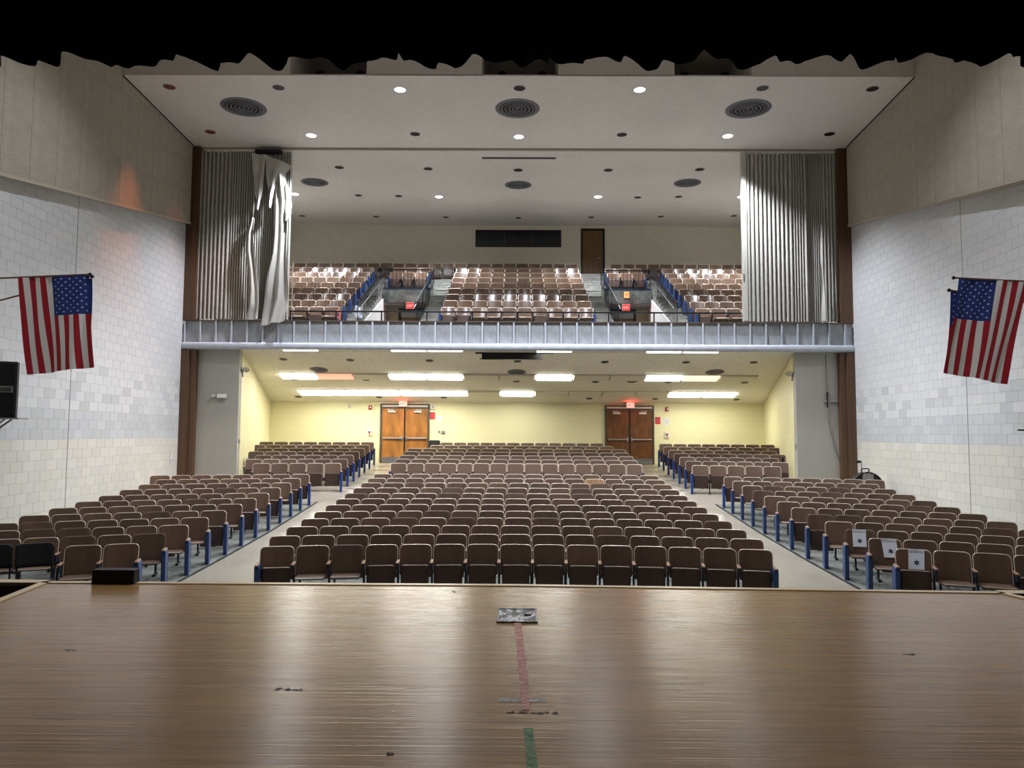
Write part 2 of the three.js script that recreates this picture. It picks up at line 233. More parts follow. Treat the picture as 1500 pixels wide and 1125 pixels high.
{ // ceilings
  const W = 11.4, slab = (x0, x1, d0, d1, f, t) => worldUV(hexa([V(x0, f(d1), -d1), V(x1, f(d1), -d1), V(x1, f(d0), -d0), V(x0, f(d0), -d0)], [V(x0, f(d1) + t, -d1), V(x1, f(d1) + t, -d1), V(x1, f(d0) + t, -d0), V(x0, f(d0) + t, -d0)]), 4, 4, 'x', 'z');
  struct('ceiling', slab(-W, W, STEP, 23.62, frontCeil, 0.03), M.ceiling, 'flat off-white ceiling section above the main floor');
  struct('ceiling_balcony', slab(-W, W, 23.62, 33.2, balcCeil, 0.3), M.ceiling, 'off-white ceiling above the balcony');
  struct('ceiling_under', slab(-10.95, 10.95, 23.75, 30.3, underCeil, 0.12), M.underCeiling, 'sloping ceiling under the balcony');
  struct('ceiling_front', span(-W, W, EYE + 11, EYE + 11.3, -5.9, -20.3), M.ceiling, 'upper ceiling over the front of the hall');
  struct('trim_partition_track', span(-10.4, 10.4, EYE + 9.28, EYE + 9.335, -D - 0.1, -D - 0.2), std({ color: 0xa59c90, roughness: 0.6 }), 'thin brown partition track along the ceiling');
  // stepped face of the ceiling with three dark lighting slots
  const d = STEP, X = (px) => P(px, 100, d).x, edges = [-W, X(425), X(537), X(706), X(818), X(988), X(1101), W], fy = EYE + 9.33;
  for (let k = 0; k < 4; k++) struct('wall_ceiling_step', span(edges[2 * k], edges[2 * k + 1], fy + 0.01, EYE + 11, -d, -d - 0.15), M.ceiling, 'off-white upright face between the dark lighting slots');
  for (let k = 0; k < 3; k++) { struct('wall_ceiling_step', span(edges[2 * k + 1], edges[2 * k + 2], EYE + 10.6, EYE + 11, -d, -d - 0.15), M.ceiling, 'off-white head above a lighting slot');
    const g = thing('lighting_slot', ['dark lighting slot in the ceiling face nearest the loudspeaker wall', 'dark middle lighting slot in the ceiling face', 'dark lighting slot in the ceiling face nearest the instrument bag wall'][k], 'lighting slot', [(edges[2 * k + 1] + edges[2 * k + 2]) / 2, fy + 0.01, -d - 0.3]); const w = edges[2 * k + 2] - edges[2 * k + 1];
const sm = M.ceiling; part('back', span(-w / 2, w / 2, 0.03, 1.27, -3.35, -3.4), sm, g); part('sill', span(-w / 2, w / 2, 0, 0.03, 0.29, -3.4), sm, g); part('head', span(-w / 2, w / 2, 1.27, 1.3, 0.14, -3.4), sm, g); for (const q of [-1, 1]) part('side', span(q * w / 2, q * (w / 2 + 0.03), 0.03, 1.27, 0.14, -3.4), sm, g); for (const q of [-0.25, 0.3]) { part('spotlight', cyl(0.12, 0.16, 0.35, 14).rotateX(1.2), M.blackMetal, g, [q * w, 0.5, -0.9]); } }
}
{ // balcony front
  const y0 = EYE + 2.65, y1 = EYE + 3.56, W = wallX(D);
  const w = struct('wall_balcony_front', span(-W, W, y0 + 0.1, y1, -D - 0.06, -D - 0.28), M.parapetLip, 'panelled balcony front with pale upright fins');
  part('rounded_lip', (() => { const s = new THREE.Shape(); s.moveTo(-0.02, 0); s.lineTo(0.08, 0); s.quadraticCurveTo(0.15, 0.01, 0.15, 0.1); s.quadraticCurveTo(0.15, 0.21, 0.09, 0.22); s.lineTo(-0.02, 0.22); const g = new THREE.ExtrudeGeometry(s, { depth: 2 * W, bevelEnabled: false, curveSegments: 6 }); g.rotateY(-Math.PI / 2); return g; })().translate(W, y0, -D - 0.06), M.parapetLip, w);
  // after rotateY(-90): shape x -> z, extrusion -> -x
  const pitch = 0.505, n = Math.ceil(2 * W / pitch);
  const pg = box(pitch - 0.075, 0.63, 0.03), fg = rbox(0.055, 0.72, 0.1, 0.012);
  for (let k = 0; k <= n; k++) { const x = -W + 0.06 + k * pitch; if (x < W) part('fin', fg, M.parapetLip, w, [x, y0 + 0.56, -D - 0.03]); if (x + pitch < W + 0.1) part('panel', pg, M.parapetPanel, w, [x + pitch / 2, y0 + 0.56, -D - 0.06]); }
  part('cap', span(-W, W, y1, y1 + 0.035, -D + 0.02, -D - 0.3), std({ color: 0x5b4a3c, roughness: 0.5 }), w);
}
{ // stage, apron and proscenium
  const q = (px, py) => onPlane(px, py, PL_STAGE.n, PL_STAGE.c);
  const e = [q(64, 852.5), q(757, 857), q(1468, 868)], nl = q(0, 878), nr = q(1500, 875.5);
  const ll = nl.clone().add(nl.clone().sub(e[0]).multiplyScalar(1.1)), rr = nr.clone().add(nr.clone().sub(e[2]).multiplyScalar(4));
  const outline = [V(-9, 0, 3), V(-9, 0, ll.z), ll, e[0], e[1], e[2], rr, V(9, 0, rr.z), V(9, 0, 3)];
  const sh = new THREE.Shape(outline.map((p) => new THREE.Vector2(p.x, -p.z)));
  const g = new THREE.ExtrudeGeometry(sh, { depth: 0.12, bevelEnabled: false }).rotateX(-Math.PI / 2).translate(0, STAGE - 0.12, 0);
  { const p = g.attributes.position, uv = g.attributes.uv; for (let i = 0; i < p.count; i++) uv.setXY(i, p.getX(i) / 2.4, -p.getZ(i) / 2.4); }
  const n = 1024, strip = 42, rr0 = rng(5), tone = Array.from({ length: strip * 8 }, rr0), A = layered(n, [[6, 200, 0.1], [16, 500, 0.1], [3, 5, 0.08]], 61), B = layered(n, [[2, 330, 0.6], [5, 512, 0.5]], 64), base = [132, 100, 60];
  const map = dataTex(n, (x, y, i) => { const s = Math.floor(y / n * strip), k = 1 + A(i) + (tone[s * 8 + Math.floor(((x / n + tone[s]) % 1) * 2)] - 0.5) * 0.1; return base.map((c) => clamp(Math.round(c * k), 0, 255)); }, true);
  const bump = dataTex(n, (x, y, i) => { const f = (y / n * strip) % 1; return g8((f < 0.04 || f > 0.96 ? 0.25 : 0.5) + B(i) * 0.7); });
  const mat = new THREE.MeshPhysicalMaterial({ map, bumpMap: bump, bumpScale: 0.0012, roughness: 0.24, specularIntensity: 1 });
  struct('floor_stage', g, mat, 'worn varnished wooden stage floor of narrow strips');
  // pale nosing along the apron edge
  const nose = (a, b) => hexa([0, 1, 2, 3].map((i) => { const dir = b.clone().sub(a).normalize(), nn = V(dir.z, 0, -dir.x); const p = (i === 0 || i === 3 ? a : b).clone().addScaledVector(nn, i < 2 ? 0.015 : -0.07); p.y = STAGE + 0.001; return p; }), [0, 1, 2, 3].map((i) => { const dir = b.clone().sub(a).normalize(), nn = V(dir.z, 0, -dir.x); const p = (i === 0 || i === 3 ? a : b).clone().addScaledVector(nn, i < 2 ? 0.015 : -0.07); p.y = STAGE + 0.008; return p; }));
  const nm = std({ color: 0xb59d78, roughness: 0.35 });
  for (const [a, b] of [[ll, e[0]], [e[0], e[1]], [e[1], e[2]], [e[2], rr]]) struct('trim_stage_edge', nose(a, b), nm, 'pale wooden nosing along the stage edge');
  struct('wall_stage_front', merge([hexa([V(e[0].x, 0, e[0].z + 0.12), V(e[1].x, 0, e[1].z + 0.12), V(e[1].x, 0, e[1].z + 0.2), V(e[0].x, 0, e[0].z + 0.2)], [V(e[0].x, STAGE - 0.12, e[0].z + 0.12), V(e[1].x, STAGE - 0.12, e[1].z + 0.12), V(e[1].x, STAGE - 0.12, e[1].z + 0.2), V(e[0].x, STAGE - 0.12, e[0].z + 0.2)]), hexa([V(e[1].x, 0, e[1].z + 0.12), V(e[2].x, 0, e[2].z + 0.12), V(e[2].x, 0, e[2].z + 0.2), V(e[1].x, 0, e[1].z + 0.2)], [V(e[1].x, STAGE - 0.12, e[1].z + 0.12), V(e[2].x, STAGE - 0.12, e[2].z + 0.12), V(e[2].x, STAGE - 0.12, e[2].z + 0.2), V(e[1].x, STAGE - 0.12, e[1].z + 0.2)])]), M.darkWood, 'dark front of the stage');
  // low side walls with ledges that close the dark stair wells beside the apron
  for (const [s, p] of [[-1, e[0]], [1, e[2]]]) { struct('wall_stair_well', span(p.x + s * 0.02, s * 10.0, 0, STAGE - 0.03, p.z + 0.02, p.z - 0.08), M.darkWood, 'dark wall of the stage stair well'); struct('trim_stair_ledge', span(p.x, s * 10.0, STAGE - 0.03, STAGE + 0.004, p.z + 0.05, p.z - 0.1), nm, 'pale ledge above the stage stair well'); struct('floor_stair_well', span(s * 4.2, s * 10, 0.3, 0.34, -4.6, p.z), M.stageBlack, 'dark floor of the stage stair well'); }
  // proscenium and the dark stage house behind the camera
  for (const s of [-1, 1]) { struct('wall_proscenium', span(s * 7.6, s * 11.4, 0, EYE + 11.3, -5.6, -5.9), M.wing, 'proscenium wall beside the stage opening'); struct('wall_stage_side', span(s * 9, s * 9.2, 0, EYE + 7, 6, -5.6), M.stageBlack, 'black side wall of the stage'); }
  struct('wall_proscenium_head', span(-7.6, 7.6, EYE + 3.3, EYE + 11.3, -5.6, -5.9), M.wing, 'proscenium wall above the stage opening');
  struct('wall_stage_back', span(-9.2, 9.2, 0, EYE + 7, 6, 6.2), M.stageBlack, 'black rear wall of the stage');
  struct('ceiling_stage', span(-9.2, 9.2, EYE + 6.9, EYE + 7.1, 6.2, -5.6), M.stageBlack, 'black ceiling of the stage house');
  struct('floor_stage_rear', span(-9.2, 9.2, STAGE - 0.13, STAGE - 0.01, 2.9, 6.2), M.stageBlack, 'rear stage floor');
}
{ // balcony tiers with two stair wells (vomitories) cut out of them
  const lev = (k) => EYE + 3.49 + 0.39 * k, front = (k) => (k ? 24.65 + 0.85 * k : 23.76);
  for (let k = 0; k <= 8; k++) { const d0 = front(k), d1 = k === 8 ? 33 : front(k + 1) + 0.03, y0 = k ? lev(k) - 0.62 : lev(0) - 0.25, y1 = lev(k), cut = k >= 1 && k <= 5; const xs = cut ? [[-10.95, -5.5], [-3.4, 3.4], [5.5, 10.95]] : [[-10.95, 10.95]];
    const f = struct('floor_balcony', merge(xs.map(([a, b]) => worldUV(span(a, b, y0, y1, -d0, -d1), 2, 2, 'x', 'y'))), M.concrete, 'concrete balcony tier ' + ['at the parapet', 'one step up', 'two steps up', 'three steps up', 'four steps up', 'five steps up', 'six steps up', 'seven steps up', 'at the rear wall'][k]);
    if (k) for (const s of [-1, 1]) for (const [a, b] of [[2.72, 3.38], [5.52, 6.08]]) { if (k > 7 && a > 4) continue; part('step', worldUV(span(s * a, s * b, lev(k - 1) + 0.002, lev(k - 1) + 0.195, -d0 + 0.3, -d0 - 0.002), 1, 1, 'x', 'y'), M.concrete, f); part('nosing', span(s * a, s * b, lev(k), lev(k) + 0.012, -d0 + 0.012, -d0 - 0.05), std({ color: 0xa7a89e, roughness: 0.7 }), f); } }
  struct('floor_balcony_landing', span(2.7, 4.1, lev(8) + 0.002, EYE + 6.95, -31.7, -32.9), M.concrete, 'concrete landing below the brown balcony door');
  for (const s of [-1, 1]) { const side = SIDE[s];
    struct('wall_stairwell_back', worldUV(span(s * 3.4, s * 5.5, EYE + 2.7, lev(6) - 0.5, -30.4, -30.55), 2, 2), std({ color: 0x9c8f74, roughness: 0.8 }), 'beige rear wall of the balcony stair well on the ' + side + ' side');
    struct('wall_stairwell_lintel', worldUV(span(s * 3.42, s * 5.48, EYE + 5.3, lev(6) - 0.003, -29.72, -29.74), 2, 2), M.concreteDark, 'mottled concrete beam over the balcony stair well on the ' + side + ' side');
    for (const a of [3.4, 5.5]) { // white sloping cheek walls of the well, a concrete stringer along the top
      struct('wall_stairwell_cheek', hexa([V(s * a, EYE + 3.1, -25.9), V(s * (a + (a < 4 ? 0.05 : -0.05)), EYE + 3.1, -25.9), V(s * (a + (a < 4 ? 0.05 : -0.05)), EYE + 3.1, -30.4), V(s * a, EYE + 3.1, -30.4)], [V(s * a, lev(1), -25.9), V(s * (a + (a < 4 ? 0.05 : -0.05)), lev(1), -25.9), V(s * (a + (a < 4 ? 0.05 : -0.05)), lev(6) - 0.1, -30.4), V(s * a, lev(6) - 0.1, -30.4)]), a > 4 ? M.whitePaint : M.concrete, 'sloping cheek wall of the balcony stair well on the ' + side + ' side'); }
    struct('floor_stairwell', span(s * 3.4, s * 5.5, EYE + 3.0, EYE + 3.12, -25.5, -30.5), M.concrete, 'stair well floor on the ' + side + ' side');
    const dr = struct(s < 0 ? 'door_4' : 'door_5', merge([span(s * 3.86, s * 3.95, EYE + 3.12, EYE + 5.15, -30.3, -30.4), span(s * 4.83, s * 4.92, EYE + 3.12, EYE + 5.15, -30.3, -30.4), span(s * 3.95, s * 4.83, EYE + 5.0, EYE + 5.15, -30.3, -30.4)]), M.black, 'brown door in the balcony stair well on the ' + side + ' side');
    part('door_leaf', span(s * 3.955, s * 4.825, EYE + 3.13, EYE + 4.75, -30.33, -30.39), M.balcDoor, dr); part('transom', span(s * 3.955, s * 4.825, EYE + 4.8, EYE + 4.99, -30.34, -30.39), M.greyCloth, dr);
  }
}

// ---------------------------------------------------------------- seats
// curved panel with rounded upper corners; origin at the seat's floor point, sitter looks along +z
function curvedPanel(w, y0, y1, z0, z1, thick, bow, r, nu = 10, nv = 7) {
  const H = y1 - y0, half = (t) => { const over = t * H - (H - r); return over > 0 ? w / 2 - r + Math.sqrt(Math.max(0, r * r - over * over)) : w / 2 - (1 - t) * 0.006; };
  const tv = (j) => (j < nv - 3 ? j / (nv - 3) * (1 - r / H) : 1 - r / H * (1 - [0, 0.5, 0.85, 1][j - nv + 3]));
  const front = [], back = [];
  for (let j = 0; j <= nv; j++) for (let i = 0; i <= nu; i++) { const t = tv(j), s = 2 * i / nu - 1, hw = Math.max(half(t), w / 2 - r), x = s * hw, zz = lerp(z0, z1, t) + bow * (2 * x / w) ** 2, y = y0 + t * H; front.push([x, y, zz]); back.push([x, y, zz - thick]); }
  const pos = [], uv = [], idx = [], N = (nu + 1) * (nv + 1);
  for (const p of front.concat(back)) { pos.push(...p); uv.push((p[0] + w / 2) / 1.2, p[1] / 1.2); }
  const at = (i, j) => j * (nu + 1) + i;
  for (let j = 0; j < nv; j++) for (let i = 0; i < nu; i++) { const a = at(i, j), b = at(i + 1, j), c = at(i + 1, j + 1), e = at(i, j + 1); idx.push(a, b, c, a, c, e, N + a, N + c, N + b, N + a, N + e, N + c); }
  const rimLoop = []; for (let i = 0; i < nu; i++) rimLoop.push(at(i, 0)); for (let j = 0; j < nv; j++) rimLoop.push(at(nu, j)); for (let i = nu; i > 0; i--) rimLoop.push(at(i, nv)); for (let j = nv; j > 0; j--) rimLoop.push(at(0, j));
  rimLoop.forEach((a, k) => { const b = rimLoop[(k + 1) % rimLoop.length]; idx.push(a, N + a, N + b, a, N + b, b); });
  const g = new THREE.BufferGeometry(); g.setAttribute('position', new THREE.Float32BufferAttribute(pos, 3)); g.setAttribute('uv', new THREE.Float32BufferAttribute(uv, 2)); g.setIndex(idx);
  const flat = g.toNonIndexed(); flat.computeVertexNormals();
  const smooth = g.clone(); smooth.computeVertexNormals(); return smooth;
}
function rimCurve(w, y0, y1, z0, z1, bow, r, rad) {
  const pts = [], H = y1 - y0, zz = (x, y) => lerp(z0, z1, (y - y0) / H) + bow * (2 * x / w) ** 2 - 0.006, hw = w / 2 + 0.003;
  pts.push([-hw, y0 + 0.03]); pts.push([-hw, y0 + H * 0.45]); pts.push([-hw, y1 - r]); for (let k = 1; k <= 4; k++) { const a = k / 4 * Math.PI / 2; pts.push([-hw + r - r * Math.cos(a), y1 - r + r * Math.sin(a)]); } pts.push([-hw * 0.4, y1]); pts.push([0, y1]);
  const full = pts.concat(pts.slice(0, -1).reverse().map(([x, y]) => [-x, y])).map(([x, y]) => V(x, y, zz(x, y)));
  return new THREE.TubeGeometry(new THREE.CatmullRomCurve3(full, false, 'catmullrom', 0.15), 30, rad, 5);
}
const SW = 0.492, seatBackGeo = curvedPanel(SW, 0.40, 0.86, -0.01, -0.13, 0.016, 0.028, 0.06), rimGeo = rimCurve(SW, 0.40, 0.86, -0.012, -0.132, 0.028, 0.06, 0.0095);
const panUpGeo = curvedPanel(0.44, 0.17, 0.56, 0.10, 0.06, 0.05, 0.012, 0.03, 6, 5);
const panDownGeo = merge([rbox(0.44, 0.045, 0.42, 0.018).rotateX(-0.06).translate(0, 0.43, 0.2)]);
const panEdgeGeo = bar(V(-0.2, 0.445, 0.41), V(0.2, 0.445, 0.41), 0.008, 6), panUpEdge = bar(V(-0.19, 0.561, 0.035), V(0.19, 0.561, 0.035), 0.006, 6);
const PITCH = 0.53;
const standardGeo = merge([rbox(0.032, 0.5, 0.1, 0.01, 0, 0.33, -0.02), rbox(0.028, 0.1, 0.3, 0.01, 0, 0.56, 0.08), rbox(0.05, 0.04, 0.3, 0.012, 0, 0.02, 0), rbox(0.03, 0.12, 0.07, 0.008, 0, 0.09, -0.01)]);
const armGeo = rbox(0.055, 0.026, 0.3, 0.011, 0, 0.625, 0.09);
const endGeo = (() => { const s = new THREE.Shape(); s.moveTo(-0.13, 0); s.lineTo(0.15, 0); s.lineTo(0.2, 0.56); s.quadraticCurveTo(0.2, 0.61, 0.15, 0.612); s.lineTo(-0.06, 0.612); s.lineTo(-0.13, 0.5); s.closePath(); return new THREE.ExtrudeGeometry(s, { depth: 0.055, bevelEnabled: true, bevelSize: 0.008, bevelThickness: 0.008, bevelSegments: 1, curveSegments: 3 }).translate(0, 0, -0.0275).rotateY(-Math.PI / 2); })();
function buildSeat(o, k, { down = false, rim = true, tan = false, end = 0, endBoth = 0, balcony = false }) {
  part('backrest', seatBackGeo, balcony ? M.balcBack[k % 3] : tan ? M.backTan : M.back[k % 4], o);
  part('back_rim', rimGeo, rim ? M.rim : M.rimDull, o);
  const pan = part('seat_pan', down ? panDownGeo : panUpGeo, down ? M.back[k % 4] : M.pan, o);
  part('edge_band', down ? panEdgeGeo : panUpEdge, rim ? M.rim : M.rimDull, pan);
  // standard shared with the neighbour on the -x side, or a solid end panel at the aisle
  const put = (x, isEnd) => { const st = part(isEnd ? 'end_standard' : 'standard', isEnd ? endGeo : standardGeo, isEnd ? M.blue : M.standard, o, [x, 0, 0]); part('armrest', armGeo, M.arm, st); };
  put(-PITCH / 2, end < 0); if (end > 0 || endBoth) put(PITCH / 2, end > 0);
}
const mainSeats = [];
function rowSeats(list, i, block, n, phi0, dphi, R, kSpecial) { for (let k = 0; k < n; k++) list.push({ i, block, k, n, phi: phi0 + dphi * k, R }); }
for (let i = 0; i < 19; i++) { const s = rowD(i), R = s - CD;
  // centre block
  const n = i < 17 ? 15 : i === 17 ? 13 : 12, wdt = i === 0 ? 8.05 : i < 12 ? 8.36 : 0.53 * n, shift = i > 16 ? 0.2 : 0, r = rng(900 + i);
  const ws = Array.from({ length: n }, () => (i === 0 ? 1 : 0.94 + r() * 0.12)), sum = ws.reduce((a, b) => a + b, 0); let x = -Math.asin(wdt / 2 / R) * R;
  const L = -2 * x; for (let k = 0; k < n; k++) { const w = ws[k] / sum * L; mainSeats.push({ i, block: 'centre', k, n, phi: (x + w / 2 + shift) / R, R, w }); x += w; }
  for (const sd of [-1, 1]) { // side blocks, counted from the aisle
    const Rs = R + (i < 12 ? 0.6 * (1 - i / 11) : 0), x0 = i < 12 ? 5.96 : 5.46, xo = 9.2 + 0.06 * i, p0 = Math.asin(x0 / Rs);
    let m = i < 12 ? Math.floor((Math.asin(xo / Rs) - p0) * Rs / PITCH + 0.35) : [5, 6, 6, 7, 7, 8, 8][i - 12];
    if (i === 11) m = 8; if (i === 0 && sd < 0) m = 2;
    for (let k = 0; k < m; k++) mainSeats.push({ i, block: sd, k, n: m, phi: sd * (p0 + PITCH * (k + 0.5) / Rs), R: Rs, w: PITCH }); } }
for (const e of mainSeats) { e.x = e.R * Math.sin(e.phi); e.d = e.R * Math.cos(e.phi) + CD; e.y = floorXZ(e.x, e.d) + (e.i < 12 ? 0.012 : 0); const [a, b] = toPixel(V(e.x, e.y + 0.8, -e.d)); e.seen = a > -30 && a < 1530; e.px = a; }
const tanSeat = mainSeats.filter((e) => e.block === 'centre' && e.i === 10).sort((a, b) => Math.abs(a.px - 872) - Math.abs(b.px - 872))[0];   // the one pale seat
mainSeats.sort((a, b) => ((b === tanSeat) - (a === tanSeat)) || (b.seen - a.seen) || a.d - b.d);
const ord = ['first', 'second', 'third', 'fourth', 'fifth', 'sixth', 'seventh', 'eighth', 'ninth', 'tenth', 'eleventh', 'twelfth', 'thirteenth', 'fourteenth', 'fifteenth', 'sixteenth', 'seventeenth', 'eighteenth', 'nineteenth', 'twentieth', 'twenty-first', 'twenty-second', 'twenty-third', 'twenty-fourth'];
const r2 = rng(4242);
mainSeats.forEach((e, q) => { if (q >= 300 || !e.seen) return;
  const cen = e.block === 'centre', spot = cen ? `${ord[e.k]} from loudspeaker-side aisle, ${ord[e.i]} centre-block row from stage` : `${ord[e.k]} from aisle, ${ord[e.i]} ${SIDE[e.block]}-side row from stage`;
  const tan = e === tanSeat, rim = r2() > 0.1, downChance = cen ? 0.12 : 0.65;
  let down = r2() < downChance; if (e.i === 0) down = cen ? (e.k === 1 || e.k === 2) : e.block > 0 ? (e.k === 1 || e.k === 2) : true;
  const o = thing('auditorium_seat', `${tan ? 'tan' : 'brown'} ${down ? 'lowered' : 'tip-up'} seat, ${spot}`, 'seat', [e.x, e.y, -e.d], -e.phi, cen ? 'centre block seats' : SIDE[e.block] + ' side block seats');
  // e.k counts away from the aisle; local -x is the low-x side
  const first = e.k === 0, last = e.k === e.n - 1; let end = 0, both = 0;
  if (cen) { end = first ? -1 : last ? 1 : 0; } else if (e.block > 0) { end = first ? -1 : 0; both = last; } else { end = first ? 1 : 0; }
  buildSeat(o, Math.floor(r2() * 12), { down, rim, tan, end, endBoth: both });
  o.scale.x = e.w / PITCH; e.o = o;
});
{ // the farther main floor seats, past the limit for single objects
  const far = mainSeats.filter((e) => !e.o && e.seen), col = (g, c) => { const q = g.index ? g.toNonIndexed() : g.clone(), n = q.attributes.position.count, a = new Float32Array(n * 3), k = new THREE.Color(c); for (let i = 0; i < n; i++) { a[3 * i] = k.r; a[3 * i + 1] = k.g; a[3 * i + 2] = k.b; } q.setAttribute('color', new THREE.BufferAttribute(a, 3)); for (const nm of Object.keys(q.attributes)) if (!['position', 'normal', 'color'].includes(nm)) q.deleteAttribute(nm); return q; };
  const mk = (end) => mergeGeometries([col(seatBackGeo, 0x5e4a3c), col(rimGeo, 0xcdbfa9), col(panUpGeo, 0x41322a), col(end ? endGeo.clone().translate(end * PITCH / 2, 0, 0) : standardGeo.clone().translate(-PITCH / 2, 0, 0), end ? 0x1d3f86 : 0x1a2333), col(armGeo.clone().translate((end || -1) * PITCH / 2, 0, 0), 0x8d6f58)]);
  const grp = new THREE.Group(); grp.name = 'rear_seating'; scene.add(grp); grp.userData = { kind: 'stuff', label: 'farther rows of brown tip-up seats reaching back under the balcony', category: 'seating' };
  for (const end of [0, -1, 1]) { const sel = far.filter((e) => { const c = e.block === 'centre', f = e.k === 0, l = e.k === e.n - 1; return (c ? (f ? -1 : l ? 1 : 0) : f ? (e.block > 0 ? -1 : 1) : 0) === end; });
    const im = new THREE.InstancedMesh(mk(end), std({ vertexColors: true, roughness: 0.33 }), sel.length), m = new THREE.Object3D(), c = new THREE.Color(); im.name = end ? 'aisle_seats' : 'row_seats';
    sel.forEach((e, i) => { m.position.set(e.x, e.y, -e.d); m.rotation.set(0, -e.phi, 0); m.scale.set(e.w / PITCH, 1, 1); m.updateMatrix(); im.setMatrixAt(i, m.matrix); const v = 0.88 + 0.2 * rand(); im.setColorAt(i, c.setRGB(v, v, v)); }); grp.add(im); }
}
// balcony seats
const balcLevel = (k) => EYE + 3.49 + 0.39 * k, balcD = (k) => 25.2 + 0.85 * k;
{ const rowWord = ['front', 'second', 'third', 'fourth', 'fifth', 'sixth', 'seventh', 'eighth', 'rear'];
  const add = (k, x, end, spot, group) => { const o = thing('folding_seat', spot, 'seat', [x, balcLevel(k), -balcD(k)], 0, group); buildSeat(o, Math.floor(rand() * 12), { down: rand() < (k === 0 ? 0.75 : 0.1), rim: rand() > 0.08, end, balcony: true }); };
  for (let k = 0; k < 8; k++) { for (let j = 0; j < 10; j++) add(k, -2.385 + 0.53 * j, j === 0 ? -1 : j === 9 ? 1 : 0, `glossy brown seat, ${ord[j]} from loudspeaker side, ${rowWord[k]} balcony row, middle block`, 'middle balcony block seats');
    for (const s of [-1, 1]) { const m = [4, 4, 5, 5, 6, 6, 7, 7][k]; for (let j = 0; j < m; j++) add(k, s * (6.42 + 0.53 * j), j ? 0 : -s, `glossy brown seat, ${ord[j]} from the stairs, ${rowWord[k]} balcony row, ${SIDE[s]} side`, SIDE[s] + ' side balcony seats');
      if (k > 5) for (let j = 0; j < 3; j++) add(k, s * (4.0 + 0.53 * j), j === 0 ? -s : j === 2 ? s : 0, `glossy brown seat, ${ord[j]} of three above stair well, ${rowWord[k]} balcony row, ${SIDE[s]} side`, 'seats above the balcony stair wells'); } }
  let j = 0; for (let x = -9.6; x < 2.5; x += 0.545) add(8, x, x > 2.0 ? 1 : 0, `brown seat against rear wall, ${ord[j]} from loudspeaker-side end of balcony`, 'rear balcony row seats', j++);
  j = 0; for (let x = 4.36; x < 9.9; x += 0.545) add(8, x, j ? 0 : -1, `brown seat against rear wall, ${ord[j]} beyond the brown balcony door`, 'rear balcony row seats', j++);
}

// ---------------------------------------------------------------- ceiling fixtures
const PL_STEP = { n: V(0, -1, 0), c: -(EYE + 11) };
function can(px, py, pl, R, lit, label, group) {
  const p = pl === PL_STEP ? V(px, EYE + 11, -py) : onPlane(px, py, pl.n, pl.c), o = thing('downlight', label, 'downlight', [0, 0, 0], 0, group); placeOn(o, p, pl.n);
  part('trim_ring', new THREE.RingGeometry(R * 0.9, R, 24).rotateX(Math.PI / 2).translate(0, -0.012, 0), M.canTrim, o); part('trim_edge', new THREE.CylinderGeometry(R, R, 0.012, 24, 1, true).translate(0, -0.006, 0), M.canTrim, o);
  part(lit ? 'lamp' : 'recess', cyl(R * 0.9, R * 0.9, 0.008, 24).translate(0, -0.006, 0), lit === 'warm' ? M.warmLamp : lit ? M.lamp : M.canDark, o);
  if (lit) { const warm = lit === 'warm', s = new THREE.SpotLight(warm ? 0xff8a4a : 0xf0f4ff, warm ? WARM_CAN * (px < 280 ? 1 : 0.35) : pl === PL_BALC ? CAN_BALCONY : pl === PL_STEP ? CAN_FRONT : CAN_LIGHT, 0, warm ? 0.44 : pl === PL_BALC ? 1.3 : 0.98, warm || pl === PL_BALC ? 1 : 0.4, 2); s.shadow.radius = warm ? 2 : 6; s.castShadow = true; s.name = 'downlight_beam';
    const q = p.clone().addScaledVector(pl.n, 0.06); s.position.copy(q); s.target.position.set(q.x, q.y - 5, q.z); scene.add(s, s.target); s.target.updateMatrixWorld(); s.target.name = 'downlight_aim'; }
}
const FL = 'recessed downlights of the hall ceiling', BL = 'recessed downlights of the balcony ceiling', UL = 'recessed downlights under the balcony';
for (const [x, y, l, t] of [[586, 131, 1, 'lit downlight by ceiling step, on loudspeaker side'], [937, 131, 1, 'lit downlight by ceiling step, on instrument bag side'], [456, 198, 1, 'lit downlight before torn partition curtain'], [760, 200, 1, 'lit downlight on the hall centre line before the balcony'], [1066, 199, 1, 'lit downlight before the neat partition curtain'], [248, 127, 'warm', 'dim orange downlight nearest ceiling step and loudspeaker wall'], [308, 193, 'warm', 'dim orange downlight beside torn curtain and loudspeaker wall'], [408, 128, 0, 'dark downlight beside ceiling diffuser on loudspeaker side'], [761, 129, 0, 'dark downlight on hall centre line by ceiling step'], [1117, 129, 0, 'dark downlight beside ceiling diffuser on instrument bag side'], [1278, 130, 0, 'dark downlight nearest ceiling step and instrument bag wall'], [608, 196, 0, 'dark downlight between torn-curtain lamp and centre lamp'], [911, 197, 0, 'dark downlight between centre lamp and neat-curtain lamp'], [1215, 196, 0, 'dark downlight beside neat curtain and instrument bag wall']]) can(x, y, PL_FRONT, 0.17, l, t, FL);
